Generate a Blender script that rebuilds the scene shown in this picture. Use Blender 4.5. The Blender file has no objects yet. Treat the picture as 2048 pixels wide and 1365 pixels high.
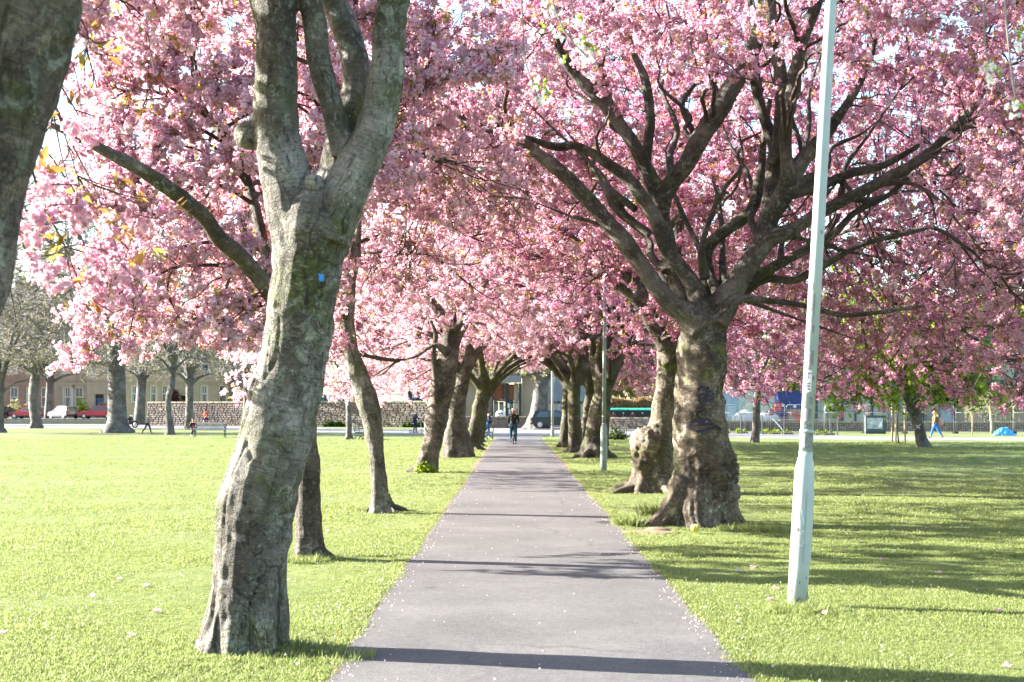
import bpy, math, random
import numpy as np
from mathutils import Vector, Matrix, kdtree
R = math.radians
PI = math.pi
# ------------------------------------------------------------------ camera, sky, sun, exposure
F = 2844.0; CXP = 1031.0; HOR = 820.0; CAMH = 1.65
scene = bpy.context.scene
COL = scene.collection
cd = bpy.data.cameras.new('camera'); cam = bpy.data.objects.new('camera', cd); COL.objects.link(cam)
cam.location = (0, 0, CAMH); cam.rotation_euler = (R(90), 0, 0)
cd.lens = 50; cd.sensor_width = 36; cd.sensor_fit = 'HORIZONTAL'
cd.shift_x = -7 / 2048; cd.shift_y = (HOR - 682.5) / 2048
cd.clip_start = 0.1; cd.clip_end = 3000
cd.dof.use_dof = True; cd.dof.focus_distance = 17.0; cd.dof.aperture_fstop = 5.6
scene.camera = cam
SUN_EL = 24.0
SUN_DIR = Vector((-0.966 * math.cos(R(SUN_EL)), 0.259 * math.cos(R(SUN_EL)), math.sin(R(SUN_EL))))
world = bpy.data.worlds.new('World'); scene.world = world; world.use_nodes = True
wn = world.node_tree
sky = wn.nodes.new('ShaderNodeTexSky'); sky.sky_type = 'NISHITA'; sky.sun_disc = False
sky.sun_elevation = R(SUN_EL); sky.sun_rotation = math.atan2(SUN_DIR.x, SUN_DIR.y)
sky.air_density = 1.0; sky.dust_density = 1.0; sky.ozone_density = 1.0
wn.links.new(sky.outputs[0], wn.nodes['Background'].inputs[0])
wn.nodes['Background'].inputs[1].default_value = 0.08
sd = bpy.data.lights.new('sun', 'SUN'); sd.energy = 5.0; sd.angle = R(0.5); sd.color = (1.0, 0.94, 0.86)
sun = bpy.data.objects.new('sun', sd); COL.objects.link(sun)
sun.rotation_euler = (-SUN_DIR).to_track_quat('-Z', 'Y').to_euler()
scene.view_settings.view_transform = 'Standard'; scene.view_settings.look = 'None'
scene.view_settings.gamma = 1.0; scene.view_settings.use_curve_mapping = False
scene.view_settings.exposure = 2.82
scene.cycles.max_bounces = 7; scene.cycles.diffuse_bounces = 4; scene.cycles.transmission_bounces = 5
scene.cycles.transparent_max_bounces = 6; scene.cycles.caustics_reflective = False; scene.cycles.caustics_refractive = False
scene.cycles.use_denoising = True

# ------------------------------------------------------------------ helpers
def P(x, y, Y):                       # a pixel of the photograph at distance Y -> point
    return Vector(((x - CXP) * Y / F, Y, CAMH - (y - HOR) * Y / F))
def G(x, y):                          # a pixel on the ground -> point
    Y = F * CAMH / (y - HOR)
    return Vector(((x - CXP) * Y / F, Y, 0))
def hsh(i, j, k):
    n = (i * 73856093) ^ (j * 19349663) ^ (k * 83492791)
    n = (n ^ (n >> 13)) * 1274126177
    n = n ^ (n >> 16)
    return (n & 0xffff) / 32767.5 - 1.0
def vnoise(p):
    p = np.asarray(p, dtype=np.float64)
    f = np.floor(p); i = f.astype(np.int64); t = p - f; t = t * t * (3 - 2 * t)
    r = 0
    for a in (0, 1):
        for b in (0, 1):
            for c in (0, 1):
                w = (t[:, 0] if a else 1 - t[:, 0]) * (t[:, 1] if b else 1 - t[:, 1]) * (t[:, 2] if c else 1 - t[:, 2])
                r = r + w * hsh(i[:, 0] + a, i[:, 1] + b, i[:, 2] + c)
    return r
def fbm(p, o=3):
    r = 0; a = 1.0; q = np.asarray(p, dtype=np.float64)
    for k in range(o):
        r = r + a * vnoise(q); q = q * 2.03 + 17.3; a *= 0.5
    return r
def tag(o, label=None, cat=None, group=None, kind=None):
    if label: o['label'] = label
    if cat: o['category'] = cat
    if group: o['group'] = group
    if kind: o['kind'] = kind
    return o
def thing(name, label, cat, loc=(0, 0, 0), rz=0, group=None):
    o = bpy.data.objects.new(name, None); COL.objects.link(o)
    o.location = loc; o.rotation_euler = (0, 0, rz); o.empty_display_size = 0.2
    return tag(o, label, cat, group)
def link(name, me, parent=None, loc=(0, 0, 0), rot=(0, 0, 0), scale=(1, 1, 1)):
    o = bpy.data.objects.new(name, me); COL.objects.link(o)
    o.location = loc; o.rotation_euler = rot; o.scale = scale
    if parent: o.parent = parent
    return o
def np_mesh(name, V, Fc, mat=None, smooth=False, tri=False):
    me = bpy.data.meshes.new(name)
    V = np.asarray(V, dtype=np.float32); Fc = np.asarray(Fc, dtype=np.int32)
    n = Fc.shape[1]
    me.vertices.add(len(V)); me.vertices.foreach_set('co', V.ravel())
    me.loops.add(Fc.size); me.loops.foreach_set('vertex_index', Fc.ravel())
    me.polygons.add(len(Fc)); me.polygons.foreach_set('loop_start', np.arange(0, Fc.size, n, dtype=np.int32))
    me.update(calc_edges=True)
    if smooth: me.polygons.foreach_set('use_smooth', np.ones(len(Fc), dtype=bool))
    if mat: me.materials.append(mat)
    return me
class MB:
    def __init__(s): s.v = []; s.f = []; s.m = []; s.sm = []
    def add(s, vs, fs, m=0, smooth=False):
        b = len(s.v); s.v += [tuple(v) for v in vs]
        for f in fs: s.f.append([i + b for i in f]); s.m.append(m); s.sm.append(smooth)
        return s
    def box(s, c, d, m=0, rz=0, rot=None, jit=0, taper=1.0):
        vs = []
        M = rot if rot is not None else Matrix.Rotation(rz, 3, 'Z')
        for sz in (-1, 1):
            for sy in (-1, 1):
                for sx in (-1, 1):
                    t = taper if sz > 0 else 1
                    p = Vector((sx * d[0] / 2 * t, sy * d[1] / 2 * t, sz * d[2] / 2))
                    if jit: p += Vector([random.uniform(-jit, jit) for _ in range(3)])
                    vs.append(M @ p + Vector(c))
        return s.add(vs, [(0, 2, 3, 1), (4, 5, 7, 6), (0, 1, 5, 4), (2, 6, 7, 3), (0, 4, 6, 2), (1, 3, 7, 5)], m)
    def tube(s, pts, r, n=8, m=0, cap=True, smooth=True):
        V, Fc, caps = tube_np([tuple(p) for p in pts], r, n)
        s.add(V, Fc, m, smooth)
        if cap:
            b = len(s.v) - len(V)
            s.f.append([b + i for i in range(n)][::-1]); s.m.append(m); s.sm.append(False)
            s.f.append([b + len(V) - n + i for i in range(n)]); s.m.append(m); s.sm.append(False)
        return s
    def ell(s, c, r, n=10, m=0, rot=None):
        vs = []; fs = []; h = n // 2 + 1
        M = rot or Matrix.Identity(3)
        for j in range(h + 1):
            ph = -PI / 2 + PI * j / h
            for i in range(n):
                th = 2 * PI * i / n
                vs.append(M @ Vector((r[0] * math.cos(ph) * math.cos(th), r[1] * math.cos(ph) * math.sin(th), r[2] * math.sin(ph))) + Vector(c))
        for j in range(h):
            for i in range(n):
                fs.append((j * n + i, j * n + (i + 1) % n, (j + 1) * n + (i + 1) % n, (j + 1) * n + i))
        return s.add(vs, fs, m, True)
    def prism(s, poly, axis, a, b, m=0):      # poly in the other two axes, extruded a..b
        n = len(poly); vs = []
        for t in (a, b):
            for (u, w) in poly:
                vs.append({'x': (t, u, w), 'y': (u, t, w), 'z': (u, w, t)}[axis])
        fs = [tuple(range(n))[::-1], tuple(range(n, 2 * n))] + [(i, (i + 1) % n, n + (i + 1) % n, n + i) for i in range(n)]
        return s.add(vs, fs, m)
    def mesh(s, name, mats):
        me = bpy.data.meshes.new(name); me.from_pydata(s.v, [], s.f)
        if not isinstance(mats, (list, tuple)): mats = [mats]
        for m in mats: me.materials.append(m)
        me.polygons.foreach_set('material_index', s.m); me.polygons.foreach_set('use_smooth', s.sm)
        me.update(); return me
    def build(s, name, mats, parent=None, **kw):
        return link(name, s.mesh(name, mats), parent, **kw)
def frames(P_):
    P_ = np.asarray(P_, float)
    T = np.gradient(P_, axis=0); T /= np.linalg.norm(T, axis=1)[:, None] + 1e-9
    U = np.zeros_like(T)
    a = np.array([1.0, 0, 0]) if abs(T[0][0]) < 0.9 else np.array([0, 1.0, 0])
    u = a - T[0] * a.dot(T[0]); u /= np.linalg.norm(u); U[0] = u
    for i in range(1, len(T)):
        u = U[i - 1] - T[i] * U[i - 1].dot(T[i]); U[i] = u / (np.linalg.norm(u) + 1e-9)
    return T, U, np.cross(T, U)
def tube_np(pts, r, n):
    P_ = np.asarray(pts, float); r = np.broadcast_to(np.asarray(r, float), (len(P_),))
    T, U, W = frames(P_)
    a = np.arange(n) * 2 * PI / n
    V = P_[:, None, :] + r[:, None, None] * (np.cos(a)[None, :, None] * U[:, None, :] + np.sin(a)[None, :, None] * W[:, None, :])
    k = len(P_); i = np.arange(k - 1)[:, None] * n; j = np.arange(n)[None, :]; j2 = (j + 1) % n
    Fc = np.stack([i + j, i + j2, i + n + j2, i + n + j], -1).reshape(-1, 4)
    return V.reshape(-1, 3), Fc.tolist(), None
def tubes_batch(C, r, n):                     # C (M,K,3), r (M,K) -> verts, quads
    M_, K, _ = C.shape
    T = np.gradient(C, axis=1); T /= np.linalg.norm(T, axis=2)[..., None] + 1e-9
    a = np.where(np.abs(T[:, :1, 2:3]) < 0.9, np.array([0, 0, 1.0]), np.array([1.0, 0, 0]))
    U = np.cross(T, np.broadcast_to(a, T.shape)); U /= np.linalg.norm(U, axis=2)[..., None] + 1e-9
    W = np.cross(T, U)
    an = np.arange(n) * 2 * PI / n
    V = C[:, :, None, :] + r[:, :, None, None] * (np.cos(an)[None, None, :, None] * U[:, :, None, :] + np.sin(an)[None, None, :, None] * W[:, :, None, :])
    b = (np.arange(M_) * K * n)[:, None, None]; i = (np.arange(K - 1) * n)[None, :, None]; j = np.arange(n)[None, None, :]; j2 = (j + 1) % n
    Fc = np.stack([b + i + j, b + i + j2, b + i + n + j2, b + i + n + j], -1).reshape(-1, 4)
    return V.reshape(-1, 3), Fc
def spline(pts, step):                        # pts: list of (Vector, r) -> resampled arrays
    p = np.array([tuple(a[0]) + (a[1],) for a in pts], float)
    if len(p) == 2: p = np.array([p[0], (p[0] + p[1]) / 2, p[1]])
    q = np.vstack([2 * p[0] - p[1], p, 2 * p[-1] - p[-2]])
    out = []
    for i in range(1, len(q) - 2):
        L = np.linalg.norm(q[i + 1][:3] - q[i][:3]); n = max(1, int(L / step))
        for k in range(n):
            t = k / n
            out.append(0.5 * ((2 * q[i]) + (-q[i - 1] + q[i + 1]) * t + (2 * q[i - 1] - 5 * q[i] + 4 * q[i + 1] - q[i + 2]) * t * t + (-q[i - 1] + 3 * q[i] - 3 * q[i + 1] + q[i + 2]) * t ** 3))
    out.append(q[-2]); out = np.array(out)
    return out[:, :3], np.maximum(out[:, 3], 0.004)
def remesh(mb, voxel, smooth_it=2):
    me = mb.mesh('tmp', [])
    o = bpy.data.objects.new('tmp', me); COL.objects.link(o)
    m = o.modifiers.new('r', 'REMESH'); m.mode = 'VOXEL'; m.voxel_size = voxel; m.use_smooth_shade = True
    if smooth_it:
        s = o.modifiers.new('s', 'SMOOTH'); s.iterations = smooth_it; s.factor = 0.6
    dg = bpy.context.evaluated_depsgraph_get(); ev = o.evaluated_get(dg)
    out = bpy.data.meshes.new_from_object(ev)
    bpy.data.objects.remove(o); bpy.data.meshes.remove(me)
    out.polygons.foreach_set('use_smooth', np.ones(len(out.polygons), dtype=bool))
    return out

# ------------------------------------------------------------------ materials
def new_mat(name):
    m = bpy.data.materials.new(name); m.use_nodes = True
    nt = m.node_tree; b = nt.nodes['Principled BSDF']; return m, nt, b
def N(nt, t, **kw):
    n = nt.nodes.new(t)
    for k, v in kw.items(): setattr(n, k, v)
    return n
def noise(nt, scale, detail=4, vec=None, rough=0.55, dist=0):
    n = N(nt, 'ShaderNodeTexNoise'); n.inputs['Scale'].default_value = scale; n.inputs['Detail'].default_value = detail
    n.inputs['Roughness'].default_value = rough; n.inputs['Distortion'].default_value = dist
    if vec: nt.links.new(vec, n.inputs['Vector'])
    return n.outputs['Fac']
def ramp(nt, fac, stops):
    r = N(nt, 'ShaderNodeValToRGB'); e = r.color_ramp.elements
    while len(e) > 1: e.remove(e[-1])
    e[0].position = stops[0][0]; e[0].color = c4(stops[0][1])
    for p, c in stops[1:]:
        x = e.new(p); x.color = c4(c)
    nt.links.new(fac, r.inputs[0]); return r.outputs['Color']
def c4(c): return (c, c, c, 1) if isinstance(c, (int, float)) else (c[0], c[1], c[2], 1)
def mix(nt, fac, a, b, mode='MIX'):
    m = N(nt, 'ShaderNodeMix', data_type='RGBA', blend_type=mode)
    for s, v in ((m.inputs[0], fac), (m.inputs[6], a), (m.inputs[7], b)):
        if isinstance(v, (int, float)): s.default_value = v if s == m.inputs[0] else c4(v)
        elif isinstance(v, (tuple, list)): s.default_value = c4(v)
        else: nt.links.new(v, s)
    return m.outputs[2]
def math_(nt, op, a, b=0.0, clamp=False):
    m = N(nt, 'ShaderNodeMath', operation=op, use_clamp=clamp)
    for s, v in ((m.inputs[0], a), (m.inputs[1], b)):
        if isinstance(v, (int, float)): s.default_value = v
        else: nt.links.new(v, s)
    return m.outputs[0]
def bump(nt, b, h, strength=0.4, dist=0.02):
    n = N(nt, 'ShaderNodeBump'); n.inputs['Strength'].default_value = strength; n.inputs['Distance'].default_value = dist
    nt.links.new(h, n.inputs['Height']); nt.links.new(n.outputs[0], b.inputs['Normal'])
def objco(nt, scale=(1, 1, 1), gen='Object'):
    t = N(nt, 'ShaderNodeTexCoord'); mp = N(nt, 'ShaderNodeMapping'); mp.inputs['Scale'].default_value = scale
    nt.links.new(t.outputs[gen], mp.inputs[0]); return mp.outputs[0]
def simple(name, col, rough=0.6, var=0.15, scale=6.0, metal=0.0, bmp=0.0, co=(1, 1, 1), spec=0.4):
    m, nt, b = new_mat(name)
    b.inputs['Roughness'].default_value = rough; b.inputs['Metallic'].default_value = metal
    b.inputs['Specular IOR Level'].default_value = spec
    v = objco(nt, co); n = noise(nt, scale, 5, v)
    lo = tuple(max(0, c * (1 - var)) for c in col); hi = tuple(min(1, c * (1 + var)) for c in col)
    nt.links.new(ramp(nt, n, [(0.3, lo), (0.7, hi)]), b.inputs['Base Color'])
    if bmp: bump(nt, b, noise(nt, scale * 4, 5, v), bmp, 0.02)
    return m
def bark_mat(name, dark, mid, light, moss=0.5, lich=0.45, ring=1.0, foot=None):
    m, nt, b = new_mat(name); b.inputs['Roughness'].default_value = 0.72; b.inputs['Specular IOR Level'].default_value = 0.35
    at = N(nt, 'ShaderNodeAttribute', attribute_name='bk')
    def mp(s):
        q = N(nt, 'ShaderNodeMapping'); q.inputs['Scale'].default_value = s; nt.links.new(at.outputs['Vector'], q.inputs[0]); return q.outputs[0]
    oc = objco(nt)
    rings = noise(nt, 1.0, 5, mp((4, 4, 75)), 0.6, 0.6)
    rings2 = noise(nt, 1.0, 3, mp((9, 9, 190)), 0.5)
    big = noise(nt, 1.7, 4, oc); med = noise(nt, 6.5, 6, oc, 0.65); fine = noise(nt, 38, 5, oc, 0.7)
    base = ramp(nt, big, [(0.34, dark), (0.5, mid), (0.64, light)])
    rr = ramp(nt, rings, [(0.36, 0.55), (0.5, 0.97), (0.62, 1.4)])
    base = mix(nt, 0.5 * ring, base, mix(nt, 1.0, base, rr, 'MULTIPLY'))
    base = mix(nt, ramp(nt, noise(nt, 2.3, 5, oc, 0.6), [(0.62 - moss * 0.2, 0.0), (0.72 - moss * 0.2, 0.75)]), base, (0.075, 0.085, 0.018))
    v = N(nt, 'ShaderNodeTexVoronoi', feature='F1'); v.inputs['Scale'].default_value = 11; nt.links.new(oc, v.inputs['Vector'])
    ln = noise(nt, 9, 7, oc, 0.72, 0.8); lm = noise(nt, 1.3, 3, oc)
    lf = math_(nt, 'MULTIPLY', ramp(nt, ln, [(0.60 - lich * 0.16, 0.0), (0.68 - lich * 0.16, 0.7)]), ramp(nt, lm, [(0.42, 0.15), (0.6, 1.0)]))
    base = mix(nt, lf, base, (0.25, 0.275, 0.215))
    pl = math_(nt, 'MULTIPLY', ramp(nt, noise(nt, 1.0, 5, mp((14, 14, 16)), 0.7, 0.5), [(0.56, 0.0), (0.66, 1.0)]), 0.4)
    base = mix(nt, pl, base, tuple(min(.55, x * 1.7 + .03) for x in light))
    base = mix(nt, 0.7, base, mix(nt, 1.0, base, ramp(nt, fine, [(0.3, 0.45), (0.55, 1.0), (0.75, 1.5)]), 'MULTIPLY'))
    dn = N(nt, 'ShaderNodeTexNoise'); dn.inputs['Scale'].default_value = 5; dn.inputs['Detail'].default_value = 5; nt.links.new(oc, dn.inputs['Vector'])
    dv = N(nt, 'ShaderNodeMix', data_type='VECTOR'); dv.inputs[0].default_value = 0.34; nt.links.new(mp((1.4, 1.4, .55)), dv.inputs[4]); nt.links.new(dn.outputs['Color'], dv.inputs[5])
    ve = N(nt, 'ShaderNodeTexVoronoi', feature='DISTANCE_TO_EDGE'); ve.inputs['Scale'].default_value = 15; nt.links.new(dv.outputs[1], ve.inputs['Vector'])
    vc = N(nt, 'ShaderNodeTexVoronoi', feature='F1'); vc.inputs['Scale'].default_value = 15; nt.links.new(dv.outputs[1], vc.inputs['Vector'])
    pm = ramp(nt, noise(nt, 1.1, 4, oc), [(0.42, 0.0), (0.58, 1.0)])
    sc_ = N(nt, 'ShaderNodeSeparateColor'); nt.links.new(vc.outputs['Color'], sc_.inputs[0])
    base = mix(nt, math_(nt, 'MULTIPLY', pm, 0.8), base, mix(nt, 1.0, base, ramp(nt, sc_.outputs[0], [(0.0, 0.62), (1.0, 1.5)]), 'MULTIPLY'))
    edge_ = math_(nt, 'MULTIPLY', ramp(nt, ve.outputs['Distance'], [(0.0, 1.0), (0.035, 0.0)]), pm)
    base = mix(nt, math_(nt, 'MULTIPLY', edge_, 0.3), base, (0.018, 0.014, 0.01))
    crk = noise(nt, 1.0, 6, mp((16, 16, 5)), 0.7, 1.5)
    base = mix(nt, ramp(nt, crk, [(0.33, 0.7), (0.40, 0.0)]), base, (0.02, 0.015, 0.01))
    if foot:                                  # sunlight on the lichened bole, painted in as bark paler than the limbs
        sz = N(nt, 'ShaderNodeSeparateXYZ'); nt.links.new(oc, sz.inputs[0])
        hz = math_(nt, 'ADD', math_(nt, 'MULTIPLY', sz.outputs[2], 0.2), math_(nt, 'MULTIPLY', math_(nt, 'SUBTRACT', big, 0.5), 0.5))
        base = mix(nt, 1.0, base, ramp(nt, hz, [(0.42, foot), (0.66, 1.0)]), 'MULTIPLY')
    nt.links.new(base, b.inputs['Base Color'])
    h = math_(nt, 'ADD', math_(nt, 'MULTIPLY', rings, 0.3 * ring), math_(nt, 'MULTIPLY', ramp(nt, crk, [(0.33, 0.0), (0.42, 1.0)]), 0.6))
    h = math_(nt, 'ADD', h, math_(nt, 'MULTIPLY', med, 1.1)); h = math_(nt, 'ADD', h, math_(nt, 'MULTIPLY', fine, 0.55))
    h = math_(nt, 'ADD', h, math_(nt, 'MULTIPLY', rings2, 0.25 * ring))
    h = math_(nt, 'SUBTRACT', h, math_(nt, 'MULTIPLY', edge_, 0.4)); h = math_(nt, 'ADD', h, math_(nt, 'MULTIPLY', math_(nt, 'MULTIPLY', sc_.outputs[0], pm), 0.35))
    bump(nt, b, h, 1.0, 0.034)
    return m
def leaf_mat(name, ca, cb, cc, trans=0.45, rough=0.5, facevar=True, tint=None):
    m, nt, b = new_mat(name)
    oi = N(nt, 'ShaderNodeObjectInfo')
    col = ramp(nt, oi.outputs['Random'], [(0.0, ca), (0.5, cb), (1.0, cc)])
    if tint:
        a = N(nt, 'ShaderNodeAttribute', attribute_name='tint', attribute_type='INSTANCER')
        col = mix(nt, a.outputs['Fac'], col, tint)
    if facevar:
        a = N(nt, 'ShaderNodeAttribute', attribute_name='fv')
        col = mix(nt, 1.0, col, ramp(nt, a.outputs['Fac'], [(0.0, 0.72), (1.0, 1.22)]), 'MULTIPLY')
    b.inputs['Roughness'].default_value = rough; b.inputs['Specular IOR Level'].default_value = 0.25
    nt.links.new(col, b.inputs['Base Color'])
    t = N(nt, 'ShaderNodeBsdfTranslucent'); nt.links.new(col, t.inputs['Color'])
    ms = N(nt, 'ShaderNodeMixShader'); ms.inputs[0].default_value = trans
    nt.links.new(b.outputs[0], ms.inputs[1]); nt.links.new(t.outputs[0], ms.inputs[2])
    nt.links.new(ms.outputs[0], nt.nodes['Material Output'].inputs[0])
    return m
M = {}
M['bark_grey'] = bark_mat('bark_grey', (0.055, 0.046, 0.034), (0.125, 0.112, 0.088), (0.28, 0.265, 0.23), 0.6, 0.55)
M['bark_brown'] = bark_mat('bark_brown', (0.036, 0.026, 0.018), (0.085, 0.066, 0.047), (0.18, 0.152, 0.12), 0.3, 0.4)
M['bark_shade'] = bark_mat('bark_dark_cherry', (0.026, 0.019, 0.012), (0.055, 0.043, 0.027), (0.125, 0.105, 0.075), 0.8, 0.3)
M['bark_big'] = bark_mat('sunlit_foot_cherry_bark', (0.03, 0.023, 0.015), (0.06, 0.048, 0.032), (0.14, 0.12, 0.095), 0.3, 0.4, 1.0, (1.75, 1.68, 1.6))  # last colour brightens the bole, painting its sunlit part into the bark
M['bark_elm'] = bark_mat('bark_elm', (0.07, 0.063, 0.058), (0.12, 0.112, 0.105), (0.18, 0.17, 0.16), 0.3, 0.3, 0.15)
M['twig'] = simple('twig_bark', (0.05, 0.034, 0.026), 0.7, 0.5, 3)
M['twig_elm'] = simple('elm_twig_bark', (0.19, 0.175, 0.16), 0.8, 0.3, 3)
M['blossom'] = leaf_mat('pink_petals', (0.85, 0.54, 0.63), (0.88, 0.65, 0.72), (0.91, 0.77, 0.80), 0.58, 0.6, True, (0.60, 0.24, 0.39))
M['white_petal'] = leaf_mat('white_petals', (0.8, 0.82, 0.76), (0.82, 0.84, 0.78), (0.84, 0.85, 0.8), 0.4, 0.6)
M['bronze'] = leaf_mat('bronze_leaves', (0.28, 0.11, 0.035), (0.44, 0.26, 0.07), (0.30, 0.30, 0.07), 0.5, 0.35)
M['green'] = leaf_mat('fresh_green_leaves', (0.18, 0.29, 0.015), (0.30, 0.42, 0.03), (0.42, 0.48, 0.06), 0.5, 0.4)
M['darkgreen'] = leaf_mat('dark_green_leaves', (0.03, 0.06, 0.012), (0.06, 0.10, 0.02), (0.10, 0.14, 0.03), 0.3, 0.4)
M['bud'] = leaf_mat('budding_leaves', (0.26, 0.25, 0.09), (0.32, 0.31, 0.10), (0.26, 0.22, 0.12), 0.4, 0.5)
M['tan'] = leaf_mat('dry_beech_leaves', (0.30, 0.20, 0.10), (0.40, 0.29, 0.16), (0.34, 0.26, 0.10), 0.3, 0.6)
M['blade'] = leaf_mat('grass_blades', (0.185, 0.235, 0.065), (0.23, 0.28, 0.09), (0.29, 0.32, 0.13), 0.5, 0.45, False)
M['red_leaf'] = leaf_mat('purple_leaves', (0.08, 0.02, 0.03), (0.12, 0.03, 0.04), (0.15, 0.05, 0.04), 0.3, 0.5)

# ------------------------------------------------------------------ scatter templates (stuff only)
def tcoll(name, meshes):
    c = bpy.data.collections.new(name)
    for i, me in enumerate(meshes):
        o = bpy.data.objects.new(name + '_%02d' % i, me); c.objects.link(o)
    return c
def fv(me, r):
    a = me.attributes.new('fv', 'FLOAT', 'FACE'); a.data.foreach_set('value', r)
rng = np.random.default_rng(7)
def unit(n):
    v = rng.normal(size=(n, 3)); return v / np.linalg.norm(v, axis=1)[:, None]
def petals_mesh(nflow, npet, R0, rf, mat, name):
    V = []; Fc = []; var = []
    cs = unit(nflow) * R0 * rng.uniform(0.45, 1.0, (nflow, 1)); cs[:, 2] *= 0.85
    for c in cs:
        ax = c / (np.linalg.norm(c) + 1e-9) + rng.normal(size=3) * 0.3; ax /= np.linalg.norm(ax)
        fvv = rng.uniform(0.3, 0.7)
        for k in range(npet):
            t = np.cross(ax, rng.normal(size=3)); t /= np.linalg.norm(t)
            s = np.cross(ax, t)
            lift = rng.uniform(-0.1, 1.1); d = t * math.cos(lift) + ax * math.sin(lift)
            L = rf * rng.uniform(0.7, 1.1); w = L * 0.48
            b = len(V)
            V += [c + d * 0.05 * L, c + d * L * 0.55 + s * w + ax * 0.05 * L, c + d * L + ax * rng.uniform(-.3, .3) * L, c + d * L * 0.55 - s * w + ax * 0.05 * L]
            Fc.append((b, b + 1, b + 2, b + 3)); var.append(np.clip(fvv + rng.uniform(-0.3, 0.3), 0, 1))
    me = np_mesh(name, V, Fc, mat); fv(me, np.array(var, np.float32)); return me
def leaves_mesh(n, L, w, mat, name, spread=1.0, up=0.2):
    V = []; Fc = []; var = []
    for k in range(n):
        d = rng.normal(size=3) * spread; d[2] = abs(d[2]) * 0.6 + up; d /= np.linalg.norm(d)
        s = np.cross(d, rng.normal(size=3)); s /= np.linalg.norm(s); nn = np.cross(d, s)
        l = L * rng.uniform(0.6, 1.1); b = len(V); o = d * 0.12 * L + rng.normal(size=3) * 0.1 * L
        V += [o, o + d * l * .45 + s * w * l, o + d * l - nn * l * .18, o + d * l * .45 - s * w * l, o + d * l * .5 - nn * l * 0.1]
        Fc += [(b, b + 1, b + 4), (b + 1, b + 2, b + 4), (b + 2, b + 3, b + 4), (b + 3, b, b + 4)]
        var += [rng.uniform(0.1, 0.9)] * 4
    me = np_mesh(name, V, Fc, mat); fv(me, np.array(var, np.float32)); return me
def tuft_mesh(n, h, spread, name):
    V = []; Fc = []
    for k in range(n):
        o = np.array([rng.uniform(-spread, spread), rng.uniform(-spread, spread), -0.004]); a = rng.uniform(0, 2 * PI)
        d = np.array([math.cos(a), math.sin(a), 0]); s = np.array([-d[1], d[0], 0]); hh = h * rng.uniform(0.5, 1.1); w = 0.0028 + h * 0.02
        ln = rng.uniform(0.2, 0.9) * hh; b = len(V)
        V += [o - s * w, o + s * w, o + d * ln * 0.35 + s * w * 0.7 + (0, 0, hh * 0.6), o + d * ln * 0.35 - s * w * 0.7 + (0, 0, hh * 0.6), o + d * ln + (0, 0, hh)]
        Fc += [(b, b + 1, b + 2, b + 3), (b + 3, b + 2, b + 4, b + 4)]
    Fc4 = [f for f in Fc if f[2] != f[3]]; me = bpy.data.meshes.new(name)
    me.from_pydata([tuple(v) for v in V], [], [f if f[2] != f[3] else f[:3] for f in Fc]); me.materials.append(M['blade']); return me
C_ = {}
C_['blossom'] = tcoll('blossom_sprig', [petals_mesh(7, 10, 0.042, 0.028, M['blossom'], 'blossom_sprig') for _ in range(6)])
C_['blossom_far'] = tcoll('blossom_sprig_small', [petals_mesh(4, 6, 0.046, 0.036, M['blossom'], 'blossom_sprig_small') for _ in range(5)])
C_['white'] = tcoll('white_sprig', [petals_mesh(6, 7, 0.035, 0.018, M['white_petal'], 'white_sprig') for _ in range(4)])
C_['bronze'] = tcoll('bronze_sprig', [leaves_mesh(4, 0.085, 0.2, M['bronze'], 'bronze_sprig', 0.8, 0.4) for _ in range(5)])
C_['green'] = tcoll('green_sprig', [leaves_mesh(7, 0.10, 0.33, M['green'], 'green_sprig') for _ in range(4)])
C_['darkgreen'] = tcoll('darkgreen_sprig', [leaves_mesh(8, 0.10, 0.33, M['darkgreen'], 'darkgreen_sprig') for _ in range(4)])
C_['bud'] = tcoll('bud_sprig', [leaves_mesh(5, 0.09, 0.3, M['bud'], 'bud_sprig') for _ in range(4)])
C_['tan'] = tcoll('tan_sprig', [leaves_mesh(8, 0.10, 0.3, M['tan'], 'tan_sprig') for _ in range(3)])
C_['red'] = tcoll('purple_sprig', [leaves_mesh(8, 0.10, 0.3, M['red_leaf'], 'purple_sprig') for _ in range(3)])
C_['grass'] = tcoll('grass_tuft', [tuft_mesh(20, 0.021, 0.06, 'grass_tuft') for _ in range(6)])
C_['tall'] = tcoll('tall_grass_tuft', [tuft_mesh(14, 0.10, 0.05, 'tall_grass_tuft') for _ in range(4)])
NG = {}
def inst_group(key):
    if key in NG: return NG[key]
    ng = bpy.data.node_groups.new('scatter_' + key, 'GeometryNodeTree')
    ng.interface.new_socket('Geometry', in_out='INPUT', socket_type='NodeSocketGeometry')
    ng.interface.new_socket('Geometry', in_out='OUTPUT', socket_type='NodeSocketGeometry')
    n = ng.nodes; l = ng.links
    gi = n.new('NodeGroupInput'); go = n.new('NodeGroupOutput'); ip = n.new('GeometryNodeInstanceOnPoints')
    ci = n.new('GeometryNodeCollectionInfo'); ci.inputs[0].default_value = C_[key]; ci.inputs[1].default_value = True; ci.inputs[2].default_value = True
    def at(t, nm):
        a = n.new('GeometryNodeInputNamedAttribute'); a.data_type = t; a.inputs[0].default_value = nm; return a.outputs[0]
    l.new(gi.outputs[0], ip.inputs['Points']); l.new(ci.outputs[0], ip.inputs['Instance']); ip.inputs['Pick Instance'].default_value = True
    l.new(at('FLOAT_VECTOR', 'rot'), ip.inputs['Rotation']); l.new(at('FLOAT', 'scl'), ip.inputs['Scale']); l.new(at('INT', 'idx'), ip.inputs['Instance Index'])
    l.new(ip.outputs[0], go.inputs[0]); NG[key] = ng; return ng
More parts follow.
